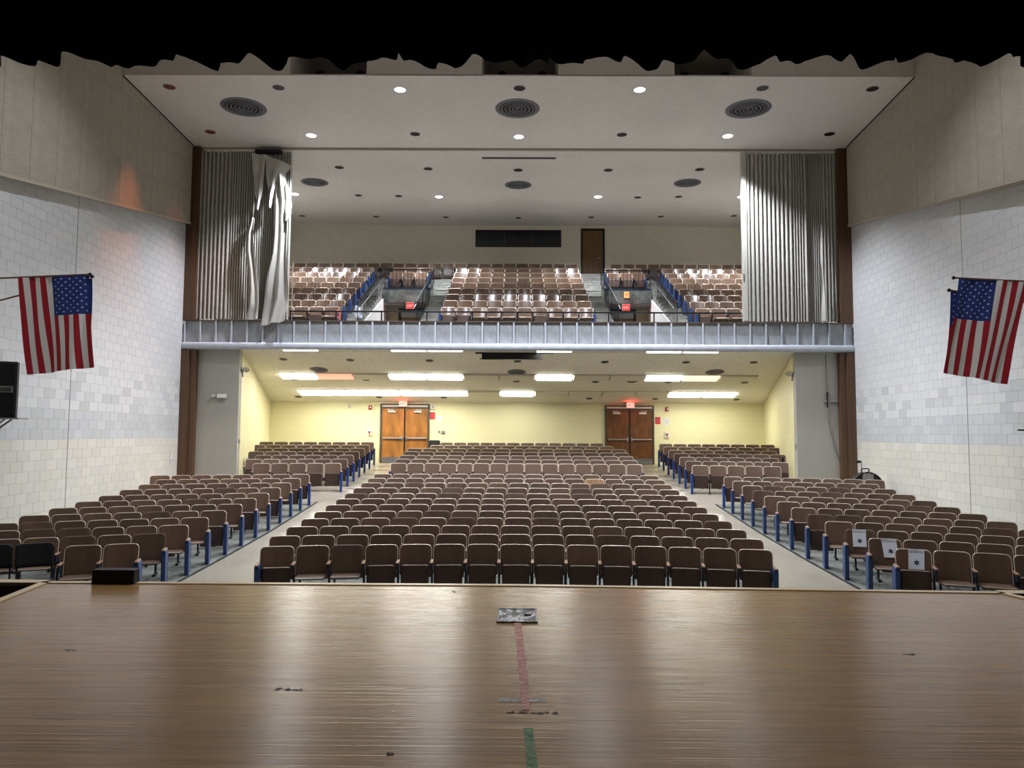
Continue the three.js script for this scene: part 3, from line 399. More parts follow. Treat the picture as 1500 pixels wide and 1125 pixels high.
// the same downlights go on in the higher ceiling towards the stage: their light falls on the flags, the front rows and the stage edge
for (const [x, d, t] of [[-6.2, 14.6, 'lit downlight of the higher front ceiling, fourth row, loudspeaker wall side'], [-2.1, 14.6, 'lit downlight of the higher front ceiling, fourth row, loudspeaker side of centre'], [2.1, 14.6, 'lit downlight of the higher front ceiling, fourth row, bag side of centre'], [6.2, 14.6, 'lit downlight of the higher front ceiling, fourth row, bag wall side'], [-4.2, 10.2, 'lit downlight of the higher front ceiling, pit row, loudspeaker side'], [4.2, 10.2, 'lit downlight of the higher front ceiling, pit row, bag side']]) can(x, d, PL_STEP, 0.17, 1, t, FL);
for (const [x, y, l, t] of [[432, 284, 1, 'lit balcony downlight behind the torn curtain'], [643, 288, 1, 'lit balcony downlight on loudspeaker side of centre'], [876, 288, 1, 'lit balcony downlight on instrument bag side of centre'], [1086, 288, 1, 'lit balcony downlight half hidden behind the neat curtain']]) can(x, y, PL_BALC, 0.17, l, t, BL);
for (const [i, q] of [[497, 245], [627, 247], [759, 249], [891, 249], [1025, 248]].entries()) can(q[0], q[1], PL_BALC, 0.17, 0, `dark balcony downlight in the row nearest the partition track, ${ord[i]} from loudspeaker wall`, BL);
for (const [i, q] of [[525, 286], [584, 287], [934, 289], [994, 288]].entries()) can(q[0], q[1], PL_BALC, 0.15, 0, `dark balcony downlight in the same row as the lit ones, ${ord[i]} from loudspeaker wall`, BL);
for (const [i, q] of [[443, 316], [551, 317], [653, 318], [759, 319], [866, 318], [968, 317], [1075, 316]].entries()) can(q[0], q[1], PL_BALC, 0.14, 0, `dark balcony downlight in the row nearest the rear wall, ${ord[i]} from loudspeaker wall`, BL);
for (const [i, q] of [[415, 526], [513, 527], [629, 528], [758, 529], [886, 530], [1005, 530.5], [1104, 530.5]].entries()) can(q[0], q[1], PL_UNDER, 0.14, 0, `dark downlight under the balcony nearest its front edge, ${ord[i]} from loudspeaker wall`, UL);
for (const [i, q] of [[430, 555], [536, 556], [756.5, 558.5], [872, 559], [979, 559.5], [1091, 560]].entries()) can(q[0], q[1], PL_UNDER, 0.14, 0, `dark downlight between the two strips of ceiling panels, ${ord[i]} from loudspeaker wall`, UL);
for (const [i, q] of [[437, 581], [555, 581.5], [650, 582], [863, 583.5], [960, 584], [1079, 585]].entries()) can(q[0], q[1], PL_UNDER, 0.14, 0, `dark downlight under the balcony nearest the rear wall, ${ord[i]} from loudspeaker wall`, UL);
function diffuser(px, py, pl, R, label, group) {
  const o = thing('air_diffuser', label, 'air vent', [0, 0, 0], 0, group); placeOn(o, onPlane(px, py, pl.n, pl.c), pl.n);
  const prof = (pts) => new THREE.LatheGeometry(pts.map(([r, y]) => new THREE.Vector2(r * R, y * R)), 36);
  part('outer_flange', prof([[0.8, -0.03], [1, -0.012], [1, 0], [0.8, -0.01], [0.8, -0.03]]), M.vent, o);
  part('back_plate', prof([[0, -0.002], [0.82, -0.002]]), M.ventDark, o);
  for (const r of [0.72, 0.55, 0.38, 0.22]) part('cone_ring', prof([[r - 0.045, -0.02], [r - 0.04, -0.05], [r + 0.0, -0.055], [r + 0.03, -0.05], [r + 0.035, -0.02]]), M.vent, o);
  part('centre_cone', prof([[0, -0.06], [0.07, -0.05], [0.09, -0.02]]), M.vent, o);
}
for (const [x, y, t] of [[357, 157, 'large round ceiling diffuser on loudspeaker side of hall ceiling'], [758, 159, 'large round ceiling diffuser on the hall centre line'], [1096, 159.5, 'large round ceiling diffuser on instrument bag side of hall ceiling']]) diffuser(x, y, PL_FRONT, 0.64, t, 'round diffusers of the hall ceiling');
for (const [x, y, t] of [[461, 267, 'round balcony ceiling diffuser beside the torn curtain'], [759, 271, 'round balcony ceiling diffuser on the centre line'], [1007, 268, 'round balcony ceiling diffuser towards the neat curtain']]) diffuser(x, y, PL_BALC, 0.5, t, 'round diffusers of the balcony ceiling');
for (const [x, y, t] of [[467, 541.5, 'round diffuser under balcony on loudspeaker side'], [757, 545, 'round diffuser under balcony on the centre line'], [1047, 545, 'round diffuser under balcony on instrument bag side'], [926, 558.5, 'small round diffuser between the two strips of ceiling panels']]) diffuser(x, y, PL_UNDER, x === 926 ? 0.2 : 0.33, t, 'round diffusers under the balcony');
{ const a = onPlane(706, 231, PL_BALC.n, PL_BALC.c), b = onPlane(814, 231.5, PL_BALC.n, PL_BALC.c), o = thing('slot_vent', 'long thin dark slot vent in balcony ceiling behind partition track', 'air vent', [(a.x + b.x) / 2, a.y, a.z]); const w = b.x - a.x; part('frame', merge([box(w, 0.02, 0.03, 0, -0.01, 0.05), box(w, 0.02, 0.03, 0, -0.01, -0.05)]), M.vent, o); part('slot', box(w, 0.01, 0.08, 0, -0.006, 0), M.ventDark, o); }
// fluorescent panels set in the sloping ceiling under the balcony
{ const bandAt = (py) => onPlane(757, py, PL_UNDER.n, PL_UNDER.c), tilt = Math.atan2(PL_UNDER.n.z, -PL_UNDER.n.y);
  const rowsT = [{ d: -bandAt(513).z, word: 'front', lit: { 410: 1, 463: 0, 517: 0, 570: 1, 624: 1, 677: 0, 731: 0, 785: 1, 839: 0, 893: 0, 947: 1, 1001: 1 }, w: 54 }, { d: -bandAt(551.5).z, word: 'middle', lit: { 409: 1, 463: 'pink', 517: 0, 570: 1, 624: 1, 678: 0, 731: 0, 785: 1, 839: 0, 893: 0, 945: 1, 1000: 'warm', 1054: 0 }, w: 54 }, { d: -bandAt(575.5).z, word: 'rear', lit: { 437: 1, 487: 1, 536: 1, 586: 1, 635: 1, 684: 0, 733: 1, 783: 0, 832: 0, 881: 0, 930: 0, 979: 1, 1029: 1 }, w: 49.5 }];
  for (const rw of rowsT) { let n = 0; for (const [k, lit] of Object.entries(rw.lit)) { n++; const px = +k, x0 = (px - 757) / F * rw.d, x1 = (px + rw.w - 757) / F * rw.d, w = x1 - x0 - 0.015, dep = rw.word === 'front' ? 0.28 : 0.56, y = underCeil(rw.d);
    const o = thing('ceiling_light', `${lit === 'pink' ? 'pink-tinted' : lit === 'warm' ? 'warm dim' : lit ? 'lit white' : 'unlit'} fluorescent panel, ${ord[n - 1]} from loudspeaker side, ${rw.word} strip under balcony`, 'ceiling light', [(x0 + x1) / 2, y, -rw.d], 0, 'fluorescent panels under the balcony'); o.rotation.x = -tilt;
    part('housing', merge([box(w, 0.02, 0.03, 0, -0.01, dep / 2 + 0.015), box(w, 0.02, 0.03, 0, -0.01, -dep / 2 - 0.015), box(0.02, 0.02, dep, -w / 2 + 0.01, -0.01, 0), box(0.02, 0.02, dep, w / 2 - 0.01, -0.01, 0)]), M.frame, o);
    part('diffuser_lens', rw.word === 'front' ? box(w - 0.04, 0.012, dep, 0, -0.012, 0) : rbox(w - 0.04, 0.075, dep, 0.03, 0, -0.035, 0), lit === 'pink' ? M.tubePink : lit === 'warm' ? M.tubeWarm : lit ? M.tubeLit : M.tubeOff, o);
    if (lit) { const c = lit === 'pink' ? [0xff9a80, 0.12] : lit === 'warm' ? [0xffdcb0, 0.35] : [0xfffff0, 1]; const L = new THREE.RectAreaLight(c[0], TROFFER_LIGHT * c[1], w - 0.05, dep - 0.02); L.name = 'panel_glow'; o.updateMatrixWorld(true); const pos = V(0, -0.085, 0).applyMatrix4(o.matrixWorld), dn = V(0, -1.085, 0).applyMatrix4(o.matrixWorld); L.position.copy(pos); scene.add(L); L.lookAt(dn); } } }
}

// ---------------------------------------------------------------- doors and fittings of the rear wall
function doubleDoor(px0, px1, pyTop, name, label, mat, exitPx) {
  const d = 29.99, x0 = P(px0, 630, d).x, x1 = P(px1, 630, d).x, top = Math.min(P((px0 + px1) / 2, pyTop, d).y, underCeil(29.9) - 0.03), bot = 1.5, z = -d;
  const g = struct(name, merge([span(x0, x0 + 0.07, bot, top, z + 0.08, z - 0.02), span(x1 - 0.07, x1, bot, top, z + 0.08, z - 0.02), span(x0 + 0.07, x1 - 0.07, top - 0.05, top, z + 0.08, z - 0.02), span(x0 + 0.07, x1 - 0.07, top - 0.19, top - 0.13, z + 0.08, z - 0.02)]), M.doorFrame, label);
  const mid = (x0 + x1) / 2; part('transom_strip', span(x0 + 0.07, x1 - 0.07, top - 0.13, top - 0.05, z + 0.05, z + 0.01), M.whitePaint, g);
  part('mullion', span(mid - 0.03, mid + 0.03, bot, top - 0.19, z + 0.07, z), M.black, g);
  for (const s of [-1, 1]) { const a = s < 0 ? x0 + 0.075 : mid + 0.033, b = s < 0 ? mid - 0.033 : x1 - 0.075, leaf = part('door_leaf', worldUV(span(a, b, bot + 0.01, top - 0.2, z + 0.055, z + 0.01), 1.1, 1.1), mat, g);
    part('kick_plate', span(a + 0.01, b - 0.01, bot + 0.02, bot + 0.24, z + 0.062, z + 0.056), M.chrome, leaf);
    part('push_bar', merge([rbox(b - a - 0.06, 0.055, 0.05, 0.015, (a + b) / 2, bot + 1.0, z + 0.11), rbox(0.06, 0.16, 0.07, 0.015, s < 0 ? b - 0.05 : a + 0.05, bot + 1.0, z + 0.1)]), M.chrome, leaf);
    part('door_closer', merge([rbox(0.3, 0.075, 0.07, 0.012, (a + b) / 2 + s * 0.05, top - 0.32, z + 0.1), rbox(0.26, 0.02, 0.02, 0.005, (a + b) / 2 + s * 0.1, top - 0.24, z + 0.13)]), M.whitePaint, leaf); }
  return { x0, x1, top };
}
const dl = doubleDoor(557, 629, 591.5, 'door_1', 'honey brown double doors with push bars and steel kick plates', M.doorWood[0]);
const drr = doubleDoor(886, 958, 594, 'door_2', 'dark brown double doors with push bars and steel kick plates', M.doorWood[1]);
function canvasTex(w, h, draw) { const c = document.createElement('canvas'); c.width = w; c.height = h; draw(c.getContext('2d'), w, h); const t = new THREE.CanvasTexture(c); t.colorSpace = THREE.SRGBColorSpace; return t; }
const exitTex = (bg, ink = '#e0101c') => canvasTex(256, 160, (g, w, h) => { g.fillStyle = bg; g.fillRect(0, 0, w, h); g.fillStyle = ink; g.font = 'bold 96px sans-serif'; g.textAlign = 'center'; g.textBaseline = 'middle'; g.fillText('EXIT', w / 2, h / 2 + 4, w - 30); });
const exitT = exitTex('#ffb3a6'), exitT2 = exitTex('#7a1418', '#ff8f88');
function exitSign(px, py, d, w, h, label, t) { const p = P(px, py, d), o = thing('exit_sign', label, 'exit sign', [p.x, p.y - h / 2, p.z]); part('sign_case', rbox(w, h, 0.05, 0.008, 0, h / 2, 0), std({ color: 0xd9cfc6, roughness: 0.5 }), o); part('lit_face', new THREE.PlaneGeometry(w - 0.02, h - 0.02).translate(0, h / 2, 0.027), std({ map: t, emissive: 0xffffff, emissiveMap: t, emissiveIntensity: 1.1, roughness: 0.5 }), o);
  const L = new THREE.PointLight(0xff2a22, 0.45); L.position.set(p.x, p.y, p.z + 0.12); L.name = 'exit_sign_glow'; L.castShadow = true; scene.add(L); }
exitSign(590.5, 591.5, 29.8, 0.32, 0.22, 'glowing red EXIT sign over the honey brown double doors', exitT);
exitSign(923.5, 593.5, 29.8, 0.32, 0.22, 'glowing red EXIT sign over the dark brown double doors', exitT);
exitSign(600.5, 448, 29.65, 0.32, 0.26, 'red EXIT sign in balcony stair well on loudspeaker side', exitT2);
exitSign(917, 450.5, 29.65, 0.32, 0.26, 'red EXIT sign in balcony stair well on instrument bag side', exitT2);
function wallItem(name, label, cat, px, py, w, h, t, mat, extra, d = 29.99, grp) { const p = P(px, py, d), o = thing(name, label, cat, [p.x, p.y - h / 2, p.z], 0, grp); part('body', rbox(w, h, t, Math.min(w, h, t) * 0.25, 0, h / 2, t / 2 + 0.002), mat, o); if (extra) extra(o, w, h, t); return o; }
const strobe = (o, w, h, t) => { part('strobe', rbox(w * 0.5, h * 0.35, 0.02, 0.005, 0.02, h * 0.55, t + 0.012), M.whitePaint, o); };
wallItem('fire_alarm', 'red fire alarm strobe beside the honey brown doors', 'fire alarm', 542.5, 597, 0.13, 0.17, 0.06, M.red, strobe);
wallItem('fire_alarm', 'red fire alarm strobe beside the dark brown doors', 'fire alarm', 976.5, 599.5, 0.13, 0.17, 0.06, M.red, strobe);
const pull = (o, w, h, t) => { part('pull_handle', merge([box(w * 0.6, 0.04, 0.02, 0, h * 0.62, t + 0.012), box(0.04, h * 0.4, 0.02, 0, h * 0.42, t + 0.012)]), M.red, o); };
wallItem('fire_pull_station', 'pale fire pull station beside the honey brown doors', 'pull station', 541.5, 633.5, 0.17, 0.25, 0.05, M.whitePaint, pull);
wallItem('fire_pull_station', 'pale fire pull station beside the dark brown doors', 'pull station', 976.5, 637, 0.17, 0.25, 0.05, M.whitePaint, pull);
const lines = (c) => (o, w, h, t) => { for (const k of [0.3, 0.5, 0.7]) part('printed_line', box(w * 0.7, 0.012, 0.002, 0, h * k, t + 0.003), c, o); };
wallItem('notice', 'red notice beside the honey brown doors', 'notice', 633.5, 609, 0.21, 0.28, 0.006, M.redSign, lines(std({ color: 0xd87a84, roughness: 0.6 })));
wallItem('notice', 'red notice beside the dark brown doors', 'notice', 963.5, 616, 0.21, 0.28, 0.006, M.redSign, lines(std({ color: 0xd87a84, roughness: 0.6 })));
wallItem('notice', 'white sheet of paper beside red notice and honey brown doors', 'notice', 644, 612.5, 0.22, 0.17, 0.004, M.paper, lines(M.greyCloth));
wallItem('notice', 'white sheet of paper beside red notice and dark brown doors', 'notice', 976, 618, 0.2, 0.27, 0.004, M.paper, lines(M.greyCloth));
wallItem('speaker_box', 'small white box above the red notice by honey brown doors', 'speaker', 634, 596.5, 0.17, 0.17, 0.08, M.whitePaint, (o, w, h, t) => part('grille', cyl(0.05, 0.05, 0.01, 16).rotateX(Math.PI / 2).translate(0, h / 2, t + 0.006), M.greyCloth, o));
wallItem('speaker_box', 'small white box on rear wall above loudspeaker-side block', 'speaker', 512, 595, 0.12, 0.16, 0.08, M.whitePaint, (o, w, h, t) => part('grille', cyl(0.04, 0.04, 0.01, 16).rotateX(Math.PI / 2).translate(0, h / 2, t + 0.006), M.frame, o));
wallItem('thermostat', 'grey thermostat box right of the honey brown doors', 'thermostat', 649, 633, 0.17, 0.11, 0.05, M.greyCloth, (o, w, h, t) => part('dial', cyl(0.03, 0.03, 0.015, 14).rotateX(Math.PI / 2).translate(0.03, h / 2, t + 0.008), M.steel, o));
wallItem('wall_switch', 'small dark switch beside the grey thermostat', 'switch', 643, 632.5, 0.05, 0.1, 0.02, M.doorFrame, (o, w, h, t) => part('toggle', box(0.015, 0.03, 0.02, 0, h / 2, t + 0.01), M.black, o));
for (const [px, t] of [[650.5, 'thin conduit running up from the grey thermostat'], [547, 'thin conduit beside the fire alarm left of honey brown doors']]) { const a = P(px, 592, 29.95), b = P(px, px > 600 ? 628 : 658, 29.95); single('conduit', bar(a, b, 0.012), M.yellow, t, 'conduit'); }
// fittings under the balcony: floodlights on the side walls, emergency lights, boxes
function onUnderWall(s, px, py) { const a = V(s * 8.98, 0, -23.7), b = V(s * 10.06, 0, -30.1), n = V(b.z - a.z, 0, -(b.x - a.x)).normalize(); const p = onPlane(px, py, n, n.dot(a)); return { p, inn: n.x * s > 0 ? n.clone().negate() : n }; }
for (const [s, px, py] of [[-1, 353, 543.5], [1, 1163, 549.5]]) { const { p, inn } = onUnderWall(s, px, py), o = thing('flood_light', `twin-head emergency flood light on yellow wall, ${SIDE[s]} side`, 'flood light', [p.x, p.y, p.z]); o.lookAt(p.clone().add(inn)); part('base_box', rbox(0.22, 0.12, 0.08, 0.02, 0, 0, 0.04), M.greyCloth, o); for (const k of [-1, 1]) { const h = part('lamp_head', merge([cyl(0.055, 0.075, 0.13, 14).rotateX(1.2).translate(k * 0.14, 0.05, 0.16)]), M.frame, o); part('knuckle', bar(V(k * 0.07, 0.02, 0.08), V(k * 0.13, 0.05, 0.12), 0.015), M.vent, h); } part('bracket', bar(V(0, -0.06, 0.05), V(0, -0.2, 0.06), 0.02), M.vent, o); }
for (const [s, px, py, n] of [[-1, 349, 646, 'speaker_control'], [1, 1167, 652, 'speaker_control']]) { const { p, inn } = onUnderWall(s, px, py), o = thing('junction_box', `small grey junction box low on yellow wall, ${SIDE[s]} side`, 'junction box', [p.x, p.y, p.z]); o.lookAt(p.clone().add(inn)); part('cover', rbox(0.14, 0.12, 0.05, 0.01, 0, 0, 0.028), M.greyCloth, o); part('cable_gland', bar(V(0, -0.06, 0.03), V(0, -0.14, 0.03), 0.012), M.steel, o); }
{ const p = P(323, 580, 23.7), o = thing('emergency_light', 'white emergency light box on the grey wing wall by loudspeaker wall', 'emergency light', [p.x, p.y - 0.07, p.z]); part('case', rbox(0.3, 0.13, 0.08, 0.015, 0.06, 0.07, 0.042), M.whitePaint, o); part('lamp_head', cyl(0.05, 0.06, 0.09, 14).rotateX(Math.PI / 2).translate(-0.2, 0.07, 0.06), M.frame, o);
  const q = P(1211, 588, 23.7), c = thing('cable_bracket', 'dark cable and cross bracket on grey wing wall by instrument bag wall', 'cable', [q.x, q.y, q.z]); part('cross_bar', rbox(0.46, 0.05, 0.05, 0.012, 0.12, 0, 0.03), M.greyCloth, c); part('cable', tube([[0, 1.5, 0.02], [0.0, 0.6, 0.03], [0.02, 0, 0.07], [0.04, -0.6, 0.03], [0.2, -1.4, 0.025], [0.42, -2.1, 0.02]], 0.012, 40), std({ color: 0x6b6b66, roughness: 0.6 }), c); part('clamp', rbox(0.05, 0.5, 0.05, 0.015, 0.01, 0.05, 0.045), M.black, c); }
{ const p = P(262 - 6, 671, 22.9), x = -wallX(22.9), o = thing('wall_switch_plate', 'small white conduit outlet low on the loudspeaker wall', 'outlet', [x + 0.005, p.y, -22.9], Math.PI / 2); part('plate', rbox(0.1, 0.3, 0.03, 0.008, 0, 0, 0.016), M.whitePaint, o); part('outlet', box(0.04, 0.06, 0.012, 0, -0.08, 0.036), M.greyCloth, o); }
{ const a = P(706, 518.5, 24.0), b = P(793, 527, 24.0), o = thing('screen_housing', 'long black housing hung under the middle of the balcony edge', 'screen housing', [(a.x + b.x) / 2, b.y, a.z]); const w = b.x - a.x, h = a.y - b.y; part('case', rbox(w, h, 0.3, 0.02, 0, h / 2, 0), M.black, o); part('mounting_rail', box(w * 1.32, 0.03, 0.08, 0.1, h + 0.015, 0.1), M.blackMetal, o); part('bottom_bar', rbox(w + 0.08, 0.03, 0.1, 0.01, -0.02, 0.01, 0.12), M.blackMetal, o); for (const s of [-1, 1]) part('hanger', box(0.05, 0.3, 0.05, s * w * 0.4, h + 0.12, 0), M.blackMetal, o); }

// ---------------------------------------------------------------- balcony rails, partitions
{ const y = P(757, 457, 23.62).y, d = 23.66, x0 = P(424, 457, d).x, x1 = P(1086, 457, d).x, o = thing('balcony_rail', 'straight black guard rail along the balcony front', 'railing', [0, EYE + 3.595, -d]), yy = y - EYE - 3.595;
  part('top_rail', rbox(x1 - x0, 0.05, 0.05, 0.01, (x0 + x1) / 2, yy, 0), M.blackMetal, o);
  for (let px = 426; px < 1086; px += 66.5) part('post', rbox(0.04, yy, 0.04, 0.006, P(px, 457, d).x, yy / 2, 0), M.blackMetal, o);
  for (const s of [-1, 1]) for (const a of [3.52, 5.58]) { const out = a > 4, lvl = (dd) => balcLevel(0) + Math.max(0, (dd - 25.5) / 0.85 * 0.39), name = `black picket railing beside balcony stair well, ${out ? 'outer' : 'inner'} edge, ${SIDE[s]} side`;
    const g = thing('stair_railing', name, 'railing', [s * a, balcLevel(0), -25.4]), L = (dd, h) => V(0, lvl(dd) + h - balcLevel(0), -(dd - 25.4)), top = 30.7;
    part('top_rail', beam(L(25.5, 1.08), L(top, 1.0), 0.035, 0.035), M.blackMetal, g); part('bottom_rail', beam(L(25.5, 0.12), L(top, 0.1), 0.02, 0.02), M.blackMetal, g);
    for (let k = 0; k <= 24; k++) { const dd = lerp(25.5, top, k / 24); part(k % 8 ? 'picket' : 'post', bar(L(dd, k % 8 ? 0.1 : -0.02), L(dd, 1.05), k % 8 ? 0.007 : 0.016, 6), M.blackMetal, g); }
    part('handrail', (() => { const q = out ? 0.1 * -s : 0.1 * s; return bar(L(25.6, 0.85).add(V(-s * (out ? 1 : -1) * 0.09, 0, 0)), L(30.0, 0.82).add(V(-s * (out ? 1 : -1) * 0.09, 0, 0)), 0.02); })(), M.steel, g); }
  // small rail in front of the seats above each stair well
  for (const s of [-1, 1]) { const g = thing('well_railing', 'black picket railing above the balcony stair well, ' + SIDE[s] + ' side', 'railing', [s * 4.5, balcLevel(6), -29.85]); part('top_rail', box(1.9, 0.045, 0.045, 0, 0.85, 0), M.blackMetal, g); for (let k = 0; k <= 12; k++) part('picket', bar(V(-0.93 + k * 0.155, 0, 0), V(-0.93 + k * 0.155, 0.85, 0), 0.01, 6), M.blackMetal, g); part('base_panel', box(1.9, 0.1, 0.03, 0, 0.06, 0), M.standard, g); }
  const pc = P(540, 455, 25.6), cl = sheet((u, v) => V((u - 0.5) * 0.26 + 0.02 * Math.sin(v * 9), -v * 0.4 + 0.03 * Math.sin(u * 7), 0.05 * Math.sin(u * 9 + v * 5) + (v < 0.3 ? 0.02 : 0)), 12, 12); const c = single('draped_cloth', cl, std({ color: 0xd4d9e6, roughness: 0.8, side: THREE.DoubleSide }), 'crumpled white cloth hung on the stair railing, loudspeaker side', 'cloth'); c.position.set(-5.5 - 0.12, pc.y + 0.2, -25.9);
  const nt = P(918, 432, 29.7), np = thing('notice', 'yellowed paper notice on concrete beam above balcony stair well', 'notice', [nt.x, nt.y - 0.13, nt.z]); part('sheet', box(0.22, 0.26, 0.006, 0, 0.13, 0), std({ color: 0xd9b26a, roughness: 0.8 }), np); part('printed_block', box(0.14, 0.1, 0.002, 0.01, 0.15, 0.004), std({ color: 0xc98a50, roughness: 0.8 }), np);
  const ob = P(494, 470, 24.4), lad = thing('hand_truck', 'small red-orange upright frame behind the rail by the torn curtain', 'hand truck', [ob.x, balcLevel(0), -24.4]); for (const k of [-0.06, 0.06]) part('upright', bar(V(k, 0, 0), V(k + 0.02, 0.62, -0.1), 0.022), M.orange, lad); for (const h of [0.12, 0.35, 0.58]) part('cross_bar', bar(V(-0.06, h, -0.02 - h * 0.1), V(0.08, h, -0.02 - h * 0.1), 0.018), M.orange, lad); part('toe_plate', box(0.5, 0.025, 0.22, -0.35, 0.14, 0.05), M.orange, lad);
  const bd = P(470, 459, 24.6); const bo = single('wooden_board', beam(V(-0.3, 0.12, 0), V(0.3, -0.02, 0.1), 0.2, 0.03), M.darkWood, 'dark wooden board lying tilted across front balcony seats', 'board'); bo.position.copy(bd);
  const st = P(428, 420, 24.2), sp = single('thin_pole', bar(V(0, balcLevel(0) - P(428, 425, 24.2).y, 0), V(0, 0.95, 0), 0.016), std({ color: 0x9b927f, roughness: 0.5 }), 'thin upright pole standing beside the torn curtain', 'pole'); sp.position.copy(P(428, 425, 24.2)); }
function pleats(list, amp, y0, y1, d) { // list of [px0, px1, pitch in px]; folded sheet hanging between y0 and y1
  const pts = []; for (const [a, b, p, m = 1] of list) { const n = Math.max(1, Math.round((b - a) / p)); for (let i = 0; i < n * 6; i++) { const t = i / (n * 6), ph = (t * n) % 1, px = a + (b - a) * t; pts.push([P(px, 400, d).x, amp * m * (Math.pow(Math.abs(Math.sin(Math.PI * ph)), 0.45) - 0.5)]); } } const e = list[list.length - 1]; pts.push([P(e[1], 400, d).x, 0]);
  return sheet((u, v) => { const [x, z] = pts[Math.round(u * (pts.length - 1))]; return V(x, lerp(y0, y1, v), -d + z); }, pts.length - 1, 2); }
const cloth = (ptsL, ptsR, d, amp, folds, seed, nu = 28, nv = 36) => sheet((u, v) => { const n = ptsL.length - 1, i = Math.min(n - 1, Math.floor(v * n)), t = v * n - i, L = [lerp(ptsL[i][0], ptsL[i + 1][0], t), lerp(ptsL[i][1], ptsL[i + 1][1], t)], Rr = [lerp(ptsR[i][0], ptsR[i + 1][0], t), lerp(ptsR[i][1], ptsR[i + 1][1], t)]; const p = P(lerp(L[0], Rr[0], u), lerp(L[1], Rr[1], u), d); p.z += amp * (Math.sin(u * folds * Math.PI * 2 + v * 2.2 + seed) * 0.6 + Math.sin(u * folds * 3.7 + v * 7 + seed * 2) * 0.3 + 0.25 * Math.sin(v * 13 + u * 3 + seed)) - 0.25 * amp * Math.cos(u * Math.PI * 2); return p; }, nu, nv);
{ const yb = EYE + 3.64, yt = EYE + 9.2, d = D + 0.16;
  const L = thing('partition_curtain', 'grey pleated folding partition with torn loose cover, beside loudspeaker wall', 'partition curtain'); L.position.set(0, 0, 0);
  part('pleats', pleats([[288, 336, 6.2, 1.3], [336, 368, 3.6], [368, 372, 4, 1.8], [372, 424, 3.3]], 0.15, yb, yt, d), M.vinyl, L);
  part('track_hardware', merge([span(P(377, 220, d).x, P(415, 220, d).x, yt - 0.1, yt, -d + 0.22, -d - 0.05)]), M.black, L);
  const Z = (x, y) => [240 + x * 0.2667, 200 + y * 0.2667], map = (a) => a.map(([x, y]) => Z(x, y));
  const dd = D - 0.1;
  part('torn_cover_flap', cloth(map([[485, 95], [492, 200], [500, 290], [508, 340], [512, 400]]), map([[560, 98], [552, 200], [540, 290], [530, 340], [516, 402]]), dd - 0.06, 0.07, 1.2, 1), M.vinylTorn, L);
  part('torn_cover_flap', cloth(map([[556, 98], [560, 180], [570, 260], [576, 320], [578, 388]]), map([[700, 158], [668, 200], [625, 250], [606, 300], [586, 392]]), dd - 0.1, 0.08, 1.3, 2.4), M.vinylTorn, L);
  part('torn_cover_drape', cloth(map([[488, 440], [455, 520], [446, 620], [458, 740], [466, 850], [464, 930], [440, 1008]]), map([[496, 448], [494, 540], [498, 640], [512, 740], [522, 840], [520, 930], [515, 1002]]), dd - 0.02, 0.09, 1.6, 3.1), M.vinylTorn, L);
  part('torn_cover_drape', cloth(map([[600, 280], [600, 400], [600, 520], [590, 640], [566, 760], [556, 880], [528, 1040]]), map([[660, 180], [690, 330], [676, 470], [676, 620], [682, 780], [684, 900], [662, 1014]]), dd - 0.06, 0.12, 2.2, 4.4, 36), M.vinylTorn, L);
  part('torn_cover_tail', cloth(map([[658, 260], [664, 330], [664, 420], [668, 462]]), map([[686, 270], [704, 370], [702, 420], [676, 462]]), dd - 0.1, 0.06, 1.1, 5), M.vinylTorn, L);
  const R = thing('partition_curtain', 'grey pleated folding partition hanging neatly, beside instrument bag wall', 'partition curtain');
  part('pleats', pleats([[1094, 1162, 6.0, 1.25], [1162, 1178, 3.6], [1178, 1182, 4, 2], [1182, 1206, 3.2], [1206, 1240, 5.2, 1.2]], 0.15, yb, yt, d), M.vinyl, R);
  part('lead_post', rbox(0.16, yt - yb, 0.16, 0.02, P(1090.5, 400, d).x, (yb + yt) / 2, -d + 0.03), M.vinylTorn, R);
  part('latch', box(0.04, 0.25, 0.03, P(1088.5, 408, d).x, P(1088, 408, d).y, -d + 0.1), M.steel, R);
  part('loose_pleat', cloth([[1200, 330], [1201, 380], [1203, 430], [1203, 470.5]], [[1204, 330], [1206, 380], [1210, 430], [1214, 470]], dd + 0.02, 0.05, 1, 2), M.vinylTorn, R);
  const fr = []; const rr = rng(8); for (let k = 0; k < 22; k++) { const px = k < 16 ? 1126 + rr() * 26 : 1202 + rr() * 8, a = P(px, 470, D - 0.08), b = P(px + rr() * 5 - 1, 472 + rr() * 7, D - 0.1); fr.push(bar(a, b, 0.012, 4)); } const tf = part('torn_fringe', merge(fr), M.doorFrame, R); tf.userData.kind = 'stuff';
}

// ---------------------------------------------------------------- flags, loudspeaker
function starPath(g, x, y, r) { g.beginPath(); for (let k = 0; k < 10; k++) { const a = -Math.PI / 2 + k * Math.PI / 5, q = k % 2 ? r * 0.4 : r; g.lineTo(x + q * Math.cos(a), y + q * Math.sin(a)); } g.closePath(); g.fill(); }
function flagTex(mirror) { return canvasTex(520, 780, (g, w, h) => { if (mirror) { g.translate(w, 0); g.scale(-1, 1); } const sw = w / 13; for (let k = 0; k < 13; k++) { g.fillStyle = k % 2 ? '#e6e2dc' : '#a81626'; g.fillRect(k * sw, 0, sw + 1, h); } g.fillStyle = '#20357c'; const cx = 6 * sw, cw = 7 * sw, ch = h * 0.42; g.fillRect(cx, 0, cw, ch); g.fillStyle = '#d9dde6'; for (let r = 0; r < 11; r++) for (let c = 0; c < 9; c++) if ((r + c) % 2 === 0) starPath(g, cx + cw * (c + 1) / 10, ch * (r + 1) / 12, 10); }); }
